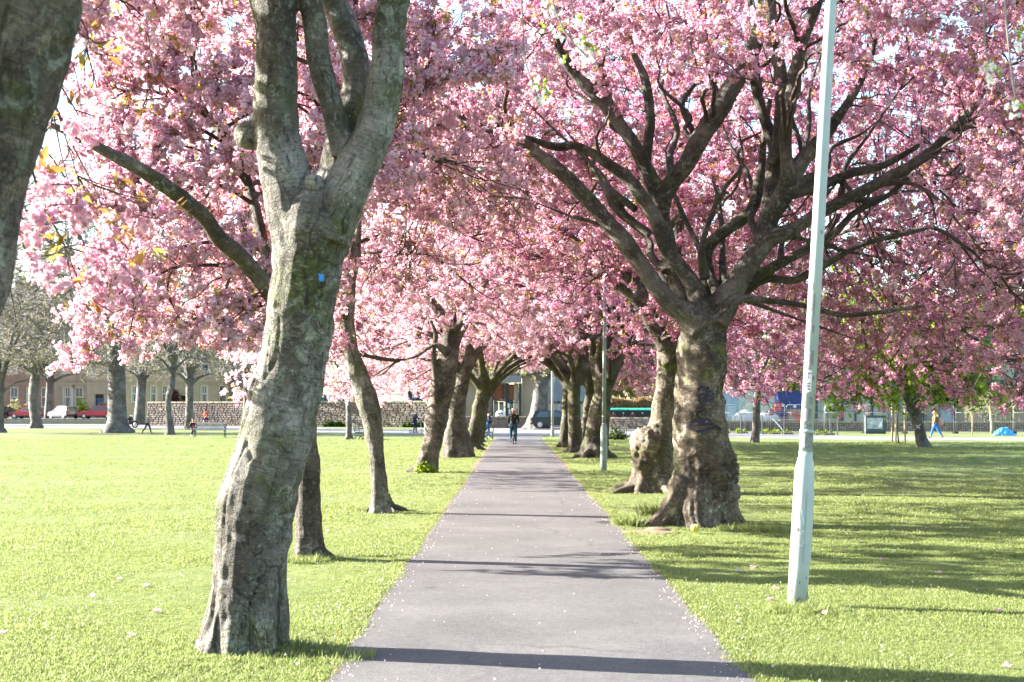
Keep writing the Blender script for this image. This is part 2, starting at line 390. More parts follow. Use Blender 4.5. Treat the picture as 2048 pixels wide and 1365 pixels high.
def scatter(name, key, pts, scl, parent=None, upright=False, tint=None):
    pts = np.asarray(pts, np.float32); n = len(pts)
    me = bpy.data.meshes.new(name); me.vertices.add(n); me.vertices.foreach_set('co', pts.ravel())
    rot = rng.uniform(0, 2 * PI, (n, 3)).astype(np.float32)
    if upright: rot[:, :2] = rng.normal(0, 0.15, (n, 2))
    a = me.attributes.new('rot', 'FLOAT_VECTOR', 'POINT'); a.data.foreach_set('vector', rot.ravel())
    a = me.attributes.new('scl', 'FLOAT', 'POINT'); a.data.foreach_set('value', np.broadcast_to(np.asarray(scl, np.float32), (n,)).copy())
    a = me.attributes.new('idx', 'INT', 'POINT'); a.data.foreach_set('value', rng.integers(0, 1000, n).astype(np.int32))
    a = me.attributes.new('tint', 'FLOAT', 'POINT'); a.data.foreach_set('value', np.zeros(n, np.float32) if tint is None else np.asarray(tint, np.float32))
    o = link(name, me, parent); o['kind'] = 'stuff'
    md = o.modifiers.new('scatter', 'NODES'); md.node_group = inst_group(key)
    return o
M['marker'] = simple('purple_black_marker', (0.012, 0.008, 0.02), 0.5, 0.2)
def draw_on(obj, strokes, Y, width, mat, name, parent, off=0.004):
    """strokes in photograph pixels; each point is dropped onto the surface of obj along the view that was traced"""
    dg = bpy.context.evaluated_depsgraph_get(); dg.update()
    inv = obj.matrix_world.inverted(); eye = Vector((0, 0, CAMH)); mb = MB()
    for st in strokes:
        p = np.array(st, float); q = np.vstack([2 * p[0] - p[1], p, 2 * p[-1] - p[-2]]); pts = []
        for i in range(1, len(q) - 2):
            n = max(2, int(np.linalg.norm(q[i + 1] - q[i]) / 1.5))
            for k in range(n):
                t = k / n; pts.append(0.5 * ((2 * q[i]) + (-q[i - 1] + q[i + 1]) * t + (2 * q[i - 1] - 5 * q[i] + 4 * q[i + 1] - q[i + 2]) * t * t + (-q[i - 1] + 3 * q[i] - 3 * q[i + 1] + q[i + 2]) * t ** 3))
        pts.append(p[-1]); pts = np.array(pts); tg = np.gradient(pts, axis=0); tg /= np.linalg.norm(tg, axis=1)[:, None] + 1e-9
        prev = None
        for i in range(len(pts)):
            w = width / 2 * (1 + .25 * math.sin(i * 1.7)); rowp = []
            for sgn in (-1, 0, 1):
                x, y = pts[i] + sgn * w * np.array([-tg[i][1], tg[i][0]])
                d = (P(x, y, Y) - eye).normalized()
                ok, loc, nor, _ = obj.ray_cast(inv @ eye, (inv.to_3x3() @ d).normalized())
                rowp.append((loc + nor * off) if ok else None)
            if prev and all(rowp) and all(prev) and all((a - b_).length < .12 for a, b_ in zip(rowp, prev)):
                mb.add(prev + rowp, [(0, 1, 4, 3), (1, 2, 5, 4)], 0, True)
            prev = rowp
    if mb.v: return mb.build(name, mat, parent)
# ------------------------------------------------------------------ ground, paths, grass
def mat_lawn():
    m, nt, b = new_mat('lawn'); b.inputs['Roughness'].default_value = 0.85; b.inputs['Specular IOR Level'].default_value = 0.2
    oc = objco(nt)
    n1 = noise(nt, 0.35, 5, oc); n2 = noise(nt, 3.0, 6, oc, 0.65); n3 = noise(nt, 45, 5, oc, 0.7)
    col = ramp(nt, n1, [(0.3, (0.115, 0.15, 0.04)), (0.5, (0.145, 0.182, 0.055)), (0.7, (0.185, 0.21, 0.075))])
    col = mix(nt, 0.8, col, mix(nt, 1.0, col, ramp(nt, n2, [(0.3, 0.62), (0.5, 1.0), (0.7, 1.3)]), 'MULTIPLY'))
    col = mix(nt, 0.8, col, mix(nt, 1.0, col, ramp(nt, n3, [(0.3, 0.5), (0.55, 1.0), (0.72, 1.45)]), 'MULTIPLY'))
    sx = N(nt, 'ShaderNodeSeparateXYZ'); nt.links.new(oc, sx.inputs[0])
    # worn bare earth under the far trees and dead thatch along the path edge
    yb = math_(nt, 'SUBTRACT', 1.0, math_(nt, 'DIVIDE', math_(nt, 'ABSOLUTE', math_(nt, 'SUBTRACT', sx.outputs[1], 94.0)), 7.0), True)
    w = math_(nt, 'MULTIPLY', ramp(nt, noise(nt, 0.16, 3, oc), [(0.46, 0.0), (0.58, 0.85)]), yb)
    col = mix(nt, w, col, (0.19, 0.15, 0.10))
    ex = math_(nt, 'SUBTRACT', 1.0, math_(nt, 'DIVIDE', math_(nt, 'ABSOLUTE', math_(nt, 'SUBTRACT', math_(nt, 'ABSOLUTE', math_(nt, 'ADD', sx.outputs[0], -0.14)), 1.33)), 0.15), True)
    e = math_(nt, 'MULTIPLY', ramp(nt, n2, [(0.3, 0.4), (0.6, 1.0)]), math_(nt, 'MULTIPLY', ex, 1.6, True))
    col = mix(nt, e, col, (0.19, 0.155, 0.09))
    nt.links.new(col, b.inputs['Base Color'])
    bump(nt, b, math_(nt, 'ADD', n3, math_(nt, 'MULTIPLY', n2, 0.5)), 0.7, 0.03)
    return m
def mat_asphalt(name, base, warm=0.0):
    m, nt, b = new_mat(name); b.inputs['Roughness'].default_value = 0.8; b.inputs['Specular IOR Level'].default_value = 0.35
    oc = objco(nt)
    fine = noise(nt, 130, 3, oc, 0.7); med = noise(nt, 14, 5, oc, 0.6); big = noise(nt, 0.8, 4, oc)
    c = ramp(nt, big, [(0.3, tuple(x * 0.78 for x in base)), (0.7, tuple(x * 1.2 for x in base))])
    c = mix(nt, 1.0, c, ramp(nt, fine, [(0.3, 0.35), (0.5, 0.95), (0.7, 1.75)]), 'MULTIPLY')
    c = mix(nt, 1.0, c, ramp(nt, med, [(0.3, 0.85), (0.7, 1.13)]), 'MULTIPLY')
    v = N(nt, 'ShaderNodeTexVoronoi', feature='F1'); v.inputs['Scale'].default_value = 26; nt.links.new(oc, v.inputs['Vector'])
    c = mix(nt, ramp(nt, v.outputs['Distance'], [(0.07, 0.7), (0.10, 0.0)]), c, tuple(min(1, x * 2.2) for x in base))
    cr_ = N(nt, 'ShaderNodeTexVoronoi', feature='DISTANCE_TO_EDGE'); cr_.inputs['Scale'].default_value = 0.45
    mp = N(nt, 'ShaderNodeMix', data_type='VECTOR'); mp.inputs[0].default_value = 0.35
    nn = N(nt, 'ShaderNodeTexNoise'); nn.inputs['Scale'].default_value = 2.2; nn.inputs['Detail'].default_value = 6; nt.links.new(oc, nn.inputs['Vector'])
    nt.links.new(oc, mp.inputs[4]); nt.links.new(nn.outputs['Color'], mp.inputs[5]); nt.links.new(mp.outputs[1], cr_.inputs['Vector'])
    c = mix(nt, math_(nt, 'MULTIPLY', ramp(nt, cr_.outputs['Distance'], [(0.0, 0.55), (0.012, 0.0)]), ramp(nt, big, [(0.45, 0.0), (0.6, 1.0)])), c, tuple(x * .35 for x in base))
    c = mix(nt, ramp(nt, noise(nt, 0.55, 5, oc, 0.7, 1.5), [(0.58, 0.0), (0.66, 0.22)]), c, tuple(x * 1.5 for x in base))
    nt.links.new(c, b.inputs['Base Color'])
    bump(nt, b, math_(nt, 'ADD', fine, math_(nt, 'MULTIPLY', med, .4)), 0.8, 0.008)
    return m
M['lawn'] = mat_lawn(); M['asphalt'] = mat_asphalt('path_asphalt', (0.108, 0.104, 0.100)); M['asphalt2'] = mat_asphalt('far_path_asphalt', (0.20, 0.19, 0.19))
M['road'] = simple('road', (0.10, 0.10, 0.10), 0.85)
def sheet(name, poly, z, mat, kind='structure'):
    mb = MB(); mb.add([(x, y, z) for x, y in poly], [tuple(range(len(poly)))]); o = mb.build(name, mat); o['kind'] = kind; return o
sheet('ground', [(-900, -60), (900, -60), (900, 1500), (-900, 1500)], 0, M['lawn'])
# main path with slightly ragged edges
ys = np.concatenate([np.arange(-3, 40, .12), np.arange(40, 93, .5)]); g = np.random.default_rng(4)
def edge(s): return s + 0.018 * vnoise(np.stack([ys * 1.7, ys * 0 + s * 9, ys * 0], 1)) + 0.012 * vnoise(np.stack([ys * 6.0, ys * 0 + s * 9, ys * 0], 1))
xl = edge(-1.17) + 0.02; xr = edge(1.45)
flare = np.clip((ys - 84) / 9, 0, 1) ** 2 * 1.6; xl = xl - flare; xr = xr + flare
V = np.stack([np.concatenate([xl, xr]), np.concatenate([ys, ys]), np.full(len(ys) * 2, 0.012)], 1); n = len(ys)
o = link('path', np_mesh('path', V, [(i, i + n, i + n + 1, i + 1) for i in range(n - 1)], M['asphalt'])); o['kind'] = 'structure'
near = [(-260, 152), (-53, 131), (-25, 117), (-12.5, 101), (-5.6, 95), (-2.8, 91), (5.0, 89), (9, 87), (12.5, 84.5), (19, 77.5), (27, 75.7), (120, 70)]
far = [(120, 79), (29, 84), (21.7, 87.5), (20.8, 92), (16, 106), (10, 107), (3, 110), (-5.6, 117), (-12.9, 121), (-25, 145), (-53, 162), (-260, 190)]
mb = MB(); fl = list(reversed(far))
for i in range(len(near) - 1):
    mb.add([near[i] + (.006,), near[i + 1] + (.006,), fl[i + 1] + (.006,), fl[i] + (.006,)], [(0, 1, 2, 3)])
o = mb.build('cross_path', M['asphalt2']); o['kind'] = 'structure'
o = MB().box((-172, 179, .29), (260, 25, .58)).build('road', M['road']); o['kind'] = 'structure'
sheet('forecourt', [(-9, 112), (15, 109), (15, 128), (-9, 128)], .004, M['asphalt2'])
sheet('side_street', [(2.6, 128.5), (7.4, 128.5), (11, 300), (5, 300)], .008, M['road'])
# near grass: real blades, thinning out with distance
def lawn_pts(n, y0, y1, seed, power=1.0):
    g = np.random.default_rng(seed); y = y0 + (y1 - y0) * g.uniform(size=n) ** power
    hw = y * 0.375 + .6; x = g.uniform(-1, 1, n) * hw
    ed = vnoise(np.stack([x * 0, y * 3, np.sign(x)], 1)) * .05
    k = (x < -1.24 + ed) | (x > 1.52 + ed)
    return np.stack([x, y, 0 * x], 1)[k]
p = lawn_pts(62000, 7.6, 16, 1, 1.25); d = vnoise(p * 1.3); dd = vnoise(p * np.array([.5, .5, .5]) + 9)
sc = 0.85 + 0.45 * fbm(p * .9, 2)
scatter('grass', 'grass', p, np.clip(sc, .45, 1.6), None, True)
p = lawn_pts(90000, 16, 86, 2, 2.3); p = p[~((p[:, 1] > 84) | ((p[:, 1] > 73) & (p[:, 0] > 8)))]
scatter('grass', 'grass', p, np.clip(1.1 + .5 * fbm(p * .7, 2), .6, 1.9) * (1 + (p[:, 1] - 16) / 60), None, True)
p = lawn_pts(1500, 8, 45, 3, .7); p = p[(fbm(p * .35, 2) > .15)]
scatter('long_grass', 'tall', p, rng.uniform(.35, .75, len(p)), None, True)
def tussock(c, r, n, key='tall', s=1.0, name='grass_tuft', label=None):
    g = np.random.default_rng(int(abs(c[0]) * 100 + c[1] * 10)); a = g.uniform(0, 2 * PI, n); q = np.sqrt(g.uniform(size=n)) * r
    return np.stack([c[0] + np.cos(a) * q * 1.4, c[1] + np.sin(a) * q, 0 * q], 1)
ps = []; ss = []
for (x, y, r, n, s) in ((575, 1300, .2, 60, .8), (620, 1318, .3, 70, .7), (450, 1325, .3, 40, .6), (600, 1125, .22, 80, .9), (640, 1122, .15, 30, .8), (735, 1022, .25, 60, 1.0), (1270, 1052, .2, 90, 1.5),
                   (1312, 1045, .08, 16, 3.2), (1330, 1050, .12, 20, 1.2), (1500, 1062, .3, 60, 1.1), (1560, 1064, .3, 40, 1.0), (1600, 1225, .25, 70, .8), (1660, 1230, .3, 40, .7), (1575, 1222, .1, 20, .7), (1180, 922, .3, 30, 1.2), (1205, 946, .2, 20, 1.0), (1248, 985, .3, 40, 1.0)):
    q = tussock(G(x, y), r, n); ps.append(q); ss.append(np.full(len(q), s) * rng.uniform(.6, 1.2, len(q)))
scatter('grass_tussocks', 'tall', np.vstack(ps), np.concatenate(ss), None, True)
def weeds(name, label, c, rx, ry, h, n, key, cat='weeds', sc=1.0, group=None):
    g = np.random.default_rng(n); u = unit(n); u[:, 2] = np.abs(u[:, 2]); q = u * g.uniform(.4, 1, (n, 1)) * np.array([rx, ry, h])
    root = thing(name, label, cat, c, 0, group)
    o = scatter('leaves', key, q, g.uniform(.6, 1.2, n) * sc, root)
    mb = MB()
    for i in range(0, n, max(1, n // 14)):
        mb.tube([(0, 0, -.02), tuple(q[i] * .5 + (0, 0, .02)), tuple(q[i])], [.012 * sc, .008 * sc, .004], 4)
    mb.build('stems', M['twig'], root); return root
weeds('weed_clump', 'green weeds growing against the foot of the stout right leaning cherry', G(852, 946), .35, .25, .28, 90, 'green', sc=.9)
weeds('ivy_shoots', 'green shoots sprouting behind the foot of the second lamp post', G(1232, 880), .7, .5, .7, 120, 'darkgreen', sc=1.5)
# fallen blossom on the lawn and path
ft = bpy.data.meshes.new('x'); bpy.data.meshes.remove(ft)
fl_spots = [(240, 1162, 'pale'), (290, 1175, ''), (183, 1198, ''), (8, 1270, ''), (315, 1228, ''), (262, 1278, ''), (655, 1065, ''), (1548, 1180, ''), (1646, 1233, ''), (1762, 1122, ''), (1478, 1145, ''), (1505, 1140, ''), (1998, 1226, ''), (2011, 1338, ''), (1877, 1150, ''), (1540, 1203, '')]
fl_lab = ['fallen pink blossom head on the left lawn, farther of a pair', 'fallen blossom head left of the large leaning trunk, right one of a pair', 'fallen blossom head on the left lawn below the pair', 'fallen blossom head at the very left edge of the lawn',
          'fallen blossom head closest to the left side of the large leaning trunk', 'fallen blossom head nearest the camera on the left lawn', 'fallen blossom head between the slender trunk and the slim split trunk', 'fallen blossom head just left of the near lamp post base',
          'fallen blossom head just right of the near lamp post base', 'fallen blossom head in the shade far right of the near lamp post', 'fallen blossom head between the drawn face tree and near lamp post, left of two', 'fallen blossom head between the drawn face tree and near lamp post, right of two',
          'fallen blossom head near the right edge of the lawn, level with the lamp base', 'fallen pink blossom head in the bottom right corner', 'fallen blossom head in the shade midway between near lamp post and right edge', 'fallen blossom head lowest of those left of the near lamp post']
for i, (x, y, _) in enumerate(fl_spots):
    b = G(x, y); sd0 = C_['blossom'].objects[i % 6].data
    o = link('fallen_blossom', sd0, None, loc=b + Vector((0, 0, .03)), rot=(0, 0, i), scale=(.7, .7, .36))
    tag(o, fl_lab[i], 'blossom', 'fallen blossom heads')
q = lawn_pts(3600, 8, 34, 17, 1.0); q = q[fbm(q * .4, 2) > -.3]; q[:, 2] = .035
scatter('fallen_petals', 'white', q, rng.uniform(.12, .3, len(q)), None)
g = np.random.default_rng(6); n = 420; y = g.uniform(7, 45, n); side = g.choice([-1.19, 1.5], n) + g.normal(0, .07, n)
ge = np.random.default_rng(26); ne = 1500; ye_ = 7.5 + 45 * ge.uniform(size=ne) ** 1.4
scatter('edge_petals', 'blossom_far', np.stack([ge.choice([-1.14, 1.42], ne) + ge.normal(0, .08, ne), ye_, np.full(ne, .018)], 1), ge.uniform(.05, .16, ne))
scatter('leaf_litter', 'bronze', np.stack([side, y, np.full(n, .016)], 1), g.uniform(.12, .3, n))
g = np.random.default_rng(61); n = 5200; y = 7.5 + 32 * g.uniform(size=n) ** 1.6; sd_ = g.choice([-1, 1], n)
scatter('edge_grass', 'grass', np.stack([np.where(sd_ < 0, -1.20, 1.48) + sd_ * np.abs(g.normal(0, .05, n)) - sd_ * .035 * (vnoise(np.stack([y * 2.2, sd_ * 5.0, y * 0], 1)) + .2), y, np.full(n, .004)], 1), g.uniform(.7, 1.5, n), None, True)
g = np.random.default_rng(16); n = 130; y = g.uniform(7, 35, n)
scatter('petal_litter', 'blossom_far', np.stack([g.uniform(-1.1, 1.4, n), y, np.full(n, .018)], 1), g.uniform(.06, .17, n))
for (x, y, a) in ((1147, 1178, 0), (856, 1179, .3)):
    mb = MB(); c = G(856, 1178) if x != 1147 else G(1150, 1047)
    mb.add([(-.05, 0, .016), (0, -.018, .03), (.06, 0, .02), (0, .02, .026)], [(0, 1, 3), (1, 2, 3)])
    tag(mb.build('dead_leaf', M['twig'], loc=c, rot=(0, 0, a)), 'dark curled dead leaf lying on the asphalt path ' + ('in the left foreground' if x != 1147 else 'further up'), 'leaf')
mb = MB(); mb.ell((0, 0, .075), (.06, .055, .055), 12); mb.ell((.03, -.03, .1), (.03, .03, .03), 8)
M['yellow'] = simple('yellow_rind', (0.5, 0.44, 0.08), 0.5, 0.25, 14, bmp=.3)
tag(mb.build('yellow_ball', M['yellow'], loc=G(1390, 1068)), 'crumpled yellow ball lying at the foot of the tree with the drawn face', 'ball')
M['dirt'] = simple('bare_earth', (0.2, 0.14, 0.09), 0.95, .3, 9, bmp=.6)
mb = MB(); c = G(1300, 1066)
for i in range(1):
    mb.ell((0, 0, 0), (.42, .3, .035), 20)
    mb.ell((.1, .1, .01), (.2, .16, .06), 14)
tag(mb.build('earth_patch', M['dirt'], loc=c), kind='structure')

# ------------------------------------------------------------------ lamp posts
M['post'] = simple('grey_green_post_paint', (0.36, 0.43, 0.42), 0.42, 0.10, 3, bmp=.05, spec=.5)
M['post2'] = simple('weathered_post_paint', (0.22, 0.27, 0.24), 0.5, 0.2, 5)
M['concrete'] = simple('concrete_post', (0.30, 0.29, 0.27), 0.8, 0.15, 6, bmp=.2)
M['tape'] = simple('peeled_tape_patch', (0.20, 0.21, 0.20), 0.7, 0.35, 20)
M['white'] = simple('white_paint', (0.75, 0.75, 0.74), 0.5, 0.05)
M['black'] = simple('black_metal', (0.02, 0.021, 0.024), 0.45, 0.2)
M['glass_lamp'] = simple('lamp_cover', (0.6, 0.6, 0.58), 0.2, 0.05)
def lamp_post(label, b, lean, r0, hbox, r1, H, mat, scribble=False, group='street lamp posts'):
    root = thing('lamp_post', label, 'lamp post', b, 0, group)
    ax = Vector((lean, 0, 1)).normalized(); rot = Vector((0, 0, 1)).rotation_difference(ax)
    root.rotation_mode = 'QUATERNION'; root.rotation_quaternion = rot
    mb = MB()
    mb.tube([(0, 0, -.1), (0, 0, .35), (0, 0, hbox - .12), (0, 0, hbox - .02), (0, 0, hbox + .04), (0, 0, hbox + .1), (0, 0, hbox + .14)], [r0, r0, r0, r0 * .97, r0 * .86, r0 * .7, r1 * 1.05], 28)
    mb.build('base_shaft', mat, root)
    mb = MB(); mb.tube([(0, 0, hbox + .13), (0, 0, hbox + 2), (0, 0, H - .5), (0, 0, H)], [r1, r1 * .95, r1 * .7, r1 * .6], 24)
    mb.tube([(0, 0, hbox + .30), (0, 0, hbox + .325)], [r1 * 1.06, r1 * 1.06], 24)
    mb.build('upper_shaft', mat, root)
    mb = MB(); mb.tube([(0, 0, H - .03), (.3, 0, H + .12), (.7, 0, H + .16)], [.03, .028, .025], 10); mb.build('bracket', mat, root)
    mb = MB(); mb.ell((.95, 0, H + .16), (.32, .12, .07), 14); mb.build('lantern', M['glass_lamp'], root)
    if r0 > .06:
        mb = MB(); a0, a1 = R(-80), R(-8); nseg = 8; vs = []
        for k in range(nseg + 1):
            a = a0 + (a1 - a0) * k / nseg
            for z in (.38, hbox - .2): vs.append(((r0 + .004) * math.cos(a), (r0 + .004) * math.sin(a), z))
        vs2 = [(v[0] * 1.045, v[1] * 1.045, v[2]) for v in vs]
        m_ = len(vs); mb.add(vs + vs2, [(m_ + 2 * k, m_ + 2 * k + 2, m_ + 2 * k + 3, m_ + 2 * k + 1) for k in range(nseg)] + [(0, m_, m_ + 1, 1), (2 * nseg, 2 * nseg + 1, m_ + 2 * nseg + 1, m_ + 2 * nseg)] + [(2 * k, 2 * k + 2, m_ + 2 * k + 2, m_ + 2 * k) for k in range(nseg)] + [(2 * k + 1, m_ + 2 * k + 1, m_ + 2 * k + 3, 2 * k + 3) for k in range(nseg)])
        mb.build('door', mat, root)
    return root
dist = 11.9
b1 = P(1594, 1216, dist); b1.z = 0
lp = lamp_post('tall pale lamp post leaning slightly right, stickers on its shaft, nearest on the right lawn', b1, .056, .083, 1.16, .056, 7.5, M['post'])
def wrap(parent, name, mat, z0, z1, a0, a1, r):
    mb = MB(); k = 6; vs = []
    for i in range(k + 1):
        a = R(a0 + (a1 - a0) * i / k); j = .006 * math.sin(i * 2.1 + z0 * 9)
        vs += [(r * math.cos(a), r * math.sin(a), z0 + j), (r * math.cos(a), r * math.sin(a), z1 - j)]
    mb.add(vs, [(2 * i, 2 * i + 2, 2 * i + 3, 2 * i + 1) for i in range(k)]); return mb.build(name, mat, parent)
for z0, z1, a0, a1 in ((1.33, 1.48, -150, -40), (1.5, 1.53, -120, -60), (1.56, 1.66, -140, -70), (1.70, 1.76, -100, -60), (2.02, 2.14, -140, -80), (2.3, 2.36, -120, -85), (2.42, 2.62, -130, -95)):
    wrap(lp, 'tape_patch', M['tape'], z0, z1, a0, a1, .0575)
M['rust'] = simple('rust_stain', (0.16, 0.07, 0.03), .85, .4, 20); M['grime'] = simple('green_grime', (0.15, 0.17, 0.12), .8, .4, 15)
gz = random.Random(4)
for k in range(9): a_ = gz.uniform(-175, -20); z_ = gz.uniform(.03, 1.0); wrap(lp, 'rust_chip', M['rust'], z_, z_ + gz.uniform(.01, .03), a_, a_ + gz.uniform(4, 12), .0838)
for k in range(14): a_ = -190 + k * 15; wrap(lp, 'grime_streak', M['grime'], -.02, gz.uniform(.03, .13), a_, a_ + 15, .0836)
for k in range(8): a_ = gz.uniform(-150, -50); z_ = gz.uniform(1.4, 3.2); wrap(lp, 'tape_scrap', M['tape'], z_, z_ + gz.uniform(.02, .06), a_, a_ + gz.uniform(12, 30), .0574)
wrap(lp, 'sticker', M['white'], 1.80, 1.98, -150, -85, .0578)
def text(name, s, mat, parent, loc, rot, size, ext=.001):
    cu = bpy.data.curves.new(name, 'FONT'); cu.body = s; cu.size = size; cu.extrude = ext; cu.align_x = 'CENTER'; cu.materials.append(mat); cu.resolution_u = 3
    o = bpy.data.objects.new(name, cu); COL.objects.link(o); o.location = loc; o.rotation_euler = rot
    if parent: o.parent = parent
    bpy.context.view_layer.update(); dg = bpy.context.evaluated_depsgraph_get()
    me = bpy.data.meshes.new_from_object(o.evaluated_get(dg)); me.name = name; bpy.data.objects.remove(o)
    return link(name, me, parent, loc, rot)
a = R(-112); text('sticker_lettering', 'T\nE', M['marker'], lp, (.0595 * math.cos(a), .0595 * math.sin(a), 1.905), (R(90), 0, a + R(90)), .085, .0005)
bpy.context.view_layer.update()
M['chalk'] = simple('pale_scribble', (0.62, 0.67, 0.66), 0.5, 0.05)
bs = [c for c in lp.children if c.name.startswith('base_shaft')][0]
for st in ([(1597, 1015), (1599, 1030), (1596, 1045)], [(1603, 1020), (1608, 1050)], [(1600, 1070), (1607, 1062), (1610, 1075), (1604, 1092), (1598, 1090)]):
    draw_on(bs, [st], dist, 1.6, M['chalk'], 'scribble', lp, .002)
b2 = G(1207, 945)
lp2 = lamp_post('straight slim lamp post on the right verge in front of the pale footed cherry tree', b2, .008, .088, 1.16, .052, 7.0, M['post2'])
wrap(lp2, 'base_band', M['tape'], 0.0, .24, -180, 0, .0885)
b3 = G(1105, 874)
lp3 = lamp_post('far concrete grey lamp post standing where the path meets the cross path', b3, 0, .11, .5, .085, 7.2, M['concrete'])

# ------------------------------------------------------------------ benches
M['slat'] = simple('weathered_bench_timber', (0.30, 0.31, 0.30), 0.75, 0.2, 8, co=(.3, 1, 1))
M['iron'] = simple('dark_green_cast_iron', (0.02, 0.035, 0.032), 0.5, 0.2)
def bench(label, loc, rz, L=1.8):
    root = thing('park_bench', label, 'bench', loc, rz, 'park benches')
    for sx in (-L / 2, L / 2):
        mb = MB(); t = .022
        mb.tube([(sx, -.28, 0), (sx, -.24, .1), (sx, -.25, .3), (sx, -.27, .42), (sx, -.30, .62)], t, 6)
        mb.tube([(sx, .28, 0), (sx, .22, .12), (sx, .2, .4), (sx, .26, .6), (sx, .32, .86)], t, 6)
        mb.tube([(sx, -.25, .36), (sx, 0, .4), (sx, .22, .38)], t, 6)
        mb.tube([(sx, -.24, .05), (sx, -.12, .2), (sx, 0, .26), (sx, .12, .2), (sx, .22, .06)], t * .9, 6)
        mb.tube([(sx, -.30, .62), (sx, -.36, .66), (sx, -.25, .68), (sx, -.05, .62), (sx, .12, .6), (sx, .27, .66)], t, 6)
        mb.build('end_frame', M['iron'], root)
    sl = MB().box((0, 0, 0), (L, .055, .028)).mesh('slat', M['slat'])
    for i in range(6): link('slat', sl, root, loc=(0, -.25 + i * .082, .425))
    for i in range(5): link('slat', sl, root, loc=(0, .245 + i * .022, .5 + i * .085), rot=(R(-75), 0, 0))
    return root
c = G(420, 876)
bench('weathered park bench facing the path, beside the seated person', (c.x, c.y, 0), 0, 1.78)
c = G(722, 880)
bench('park bench seen end on beside a slim grey trunk', (c.x, c.y, 0), R(88), 1.7)
c = G(971, 880)
bench('park bench almost hidden by the cherry trunks, beside the walker in blue jeans', (c.x, c.y + .5, 0), R(80), 1.5)
# ------------------------------------------------------------------ trees
def wood(name, tubes, voxel, parent, mat, blobs=(), disp=0.05, base=Vector((0, 0, 0)), ground_cut=True, fine=1.0):
    mb = MB(); S = []; D = []; Uu = []; Ww = []; AL = []; RR = []; off = 0.0
    for t in tubes:
        p, r = spline([(Vector(a) - base, b) for a, b in t], max(0.06, voxel * 2.5))
        mb.tube(p, r, 14)
        T, U, W = frames(p); al = np.concatenate([[0], np.cumsum(np.linalg.norm(np.diff(p, axis=0), axis=1))]) + off
        S.append(p); D.append(T); Uu.append(U); Ww.append(W); AL.append(al); RR.append(r); off += 3.7
    for (c, r) in blobs:
        mb.ell(Vector(c) - base, (r, r, r) if isinstance(r, float) else r, 14)
    me = remesh(mb, voxel)
    S = np.vstack(S); D = np.vstack(D); Uu = np.vstack(Uu); Ww = np.vstack(Ww); AL = np.concatenate(AL); RR = np.concatenate(RR)
    nv = len(me.vertices); V = np.empty(nv * 3, np.float32); me.vertices.foreach_get('co', V); V = V.reshape(-1, 3).astype(float)
    Nn = np.empty(nv * 3, np.float32); me.vertices.foreach_get('normal', Nn); Nn = Nn.reshape(-1, 3)
    idx = np.empty(nv, int)
    for a in range(0, nv, 4000):
        q = V[a:a + 4000]
        d2 = (q ** 2).sum(1)[:, None] - 2 * q @ S.T + (S ** 2).sum(1)[None, :]
        idx[a:a + 4000] = np.argmin(d2 - (RR ** 2)[None, :] * 0.8, axis=1)
    rel = V - S[idx]; u = (rel * Uu[idx]).sum(1); w = (rel * Ww[idx]).sum(1); al = AL[idx] + (rel * D[idx]).sum(1)
    rr = RR[idx]; k = 0.16 / np.maximum(np.hypot(u, w), 0.02)
    bk = np.stack([u * k, w * k, al], 1)
    # geometry relief: broad lumps, vertical flutes near the ground, burr knots where there is a blob
    d = disp * np.minimum(rr / 0.2, 1.4) * (0.45 * fbm(V * 2.2 + 5, 3) + 0.16 * fbm(V * 9 + 3, 2))
    low = np.clip(1 - V[:, 2] / 0.9, 0, 1)
    d += low * 0.05 * (rr / 0.3) * fbm(np.stack([bk[:, 0] * 22, bk[:, 1] * 22, al * 0.9], 1), 2)
    d += 0.006 * fine * np.minimum(rr / 0.2, 1) * (vnoise(np.stack([bk[:, 0] * 12, bk[:, 1] * 12, al * 14], 1)))
    ridge = 1 - np.abs(vnoise(np.stack([bk[:, 0] * 20, bk[:, 1] * 20, al * 2.2], 1)))
    d -= 0.02 * fine * np.minimum(rr / 0.2, 1) * np.clip(ridge - 0.82, 0, 1) * 5 * np.clip(fbm(V * 1.6, 2) + .2, 0, 1)
    for (c, r) in blobs:
        rad = max(r) if not isinstance(r, float) else r
        dist = np.linalg.norm(V - np.array(Vector(c) - base), axis=1)
        wgt = np.clip(1.5 - dist / (rad * 1.15), 0, 1)
        d += wgt * rad * (0.16 * (1 - np.abs(vnoise(V * 7 / rad * 0.3 + 9))) ** 2 - 0.13 * (1 - np.abs(vnoise(V * 12 / rad * 0.3 + 1))) ** 4 + 0.07 * fbm(V * 30, 2))
    V = V + Nn * d[:, None]
    me.vertices.foreach_set('co', V.astype(np.float32).ravel())
    a = me.attributes.new('bk', 'FLOAT_VECTOR', 'POINT'); a.data.foreach_set('vector', bk.astype(np.float32).ravel())
    me.materials.append(mat); me.update(); me.name = name
    o = link(name, me, parent)
    return o, S, D, RR
def roots(b, r, n, L, seed, up=0.45):
    rd = random.Random(seed); out = []
    a0 = rd.uniform(0, 2 * PI)
    for i in range(n):
        a = a0 + 2 * PI * i / n + rd.uniform(-0.35, 0.35); l = L * rd.uniform(0.7, 1.25); dx, dy = math.cos(a), math.sin(a)
        out.append([(b + Vector((dx * r * .3, dy * r * .3, up * rd.uniform(.8, 1.2))), r * 0.42),
                    (b + Vector((dx * r * .85, dy * r * .85, up * .3)), r * 0.34),
                    (b + Vector((dx * (r + l * .45), dy * (r + l * .45), 0.03)), r * 0.2),
                    (b + Vector((dx * (r + l), dy * (r + l), -0.1)), r * 0.09)])
    return out
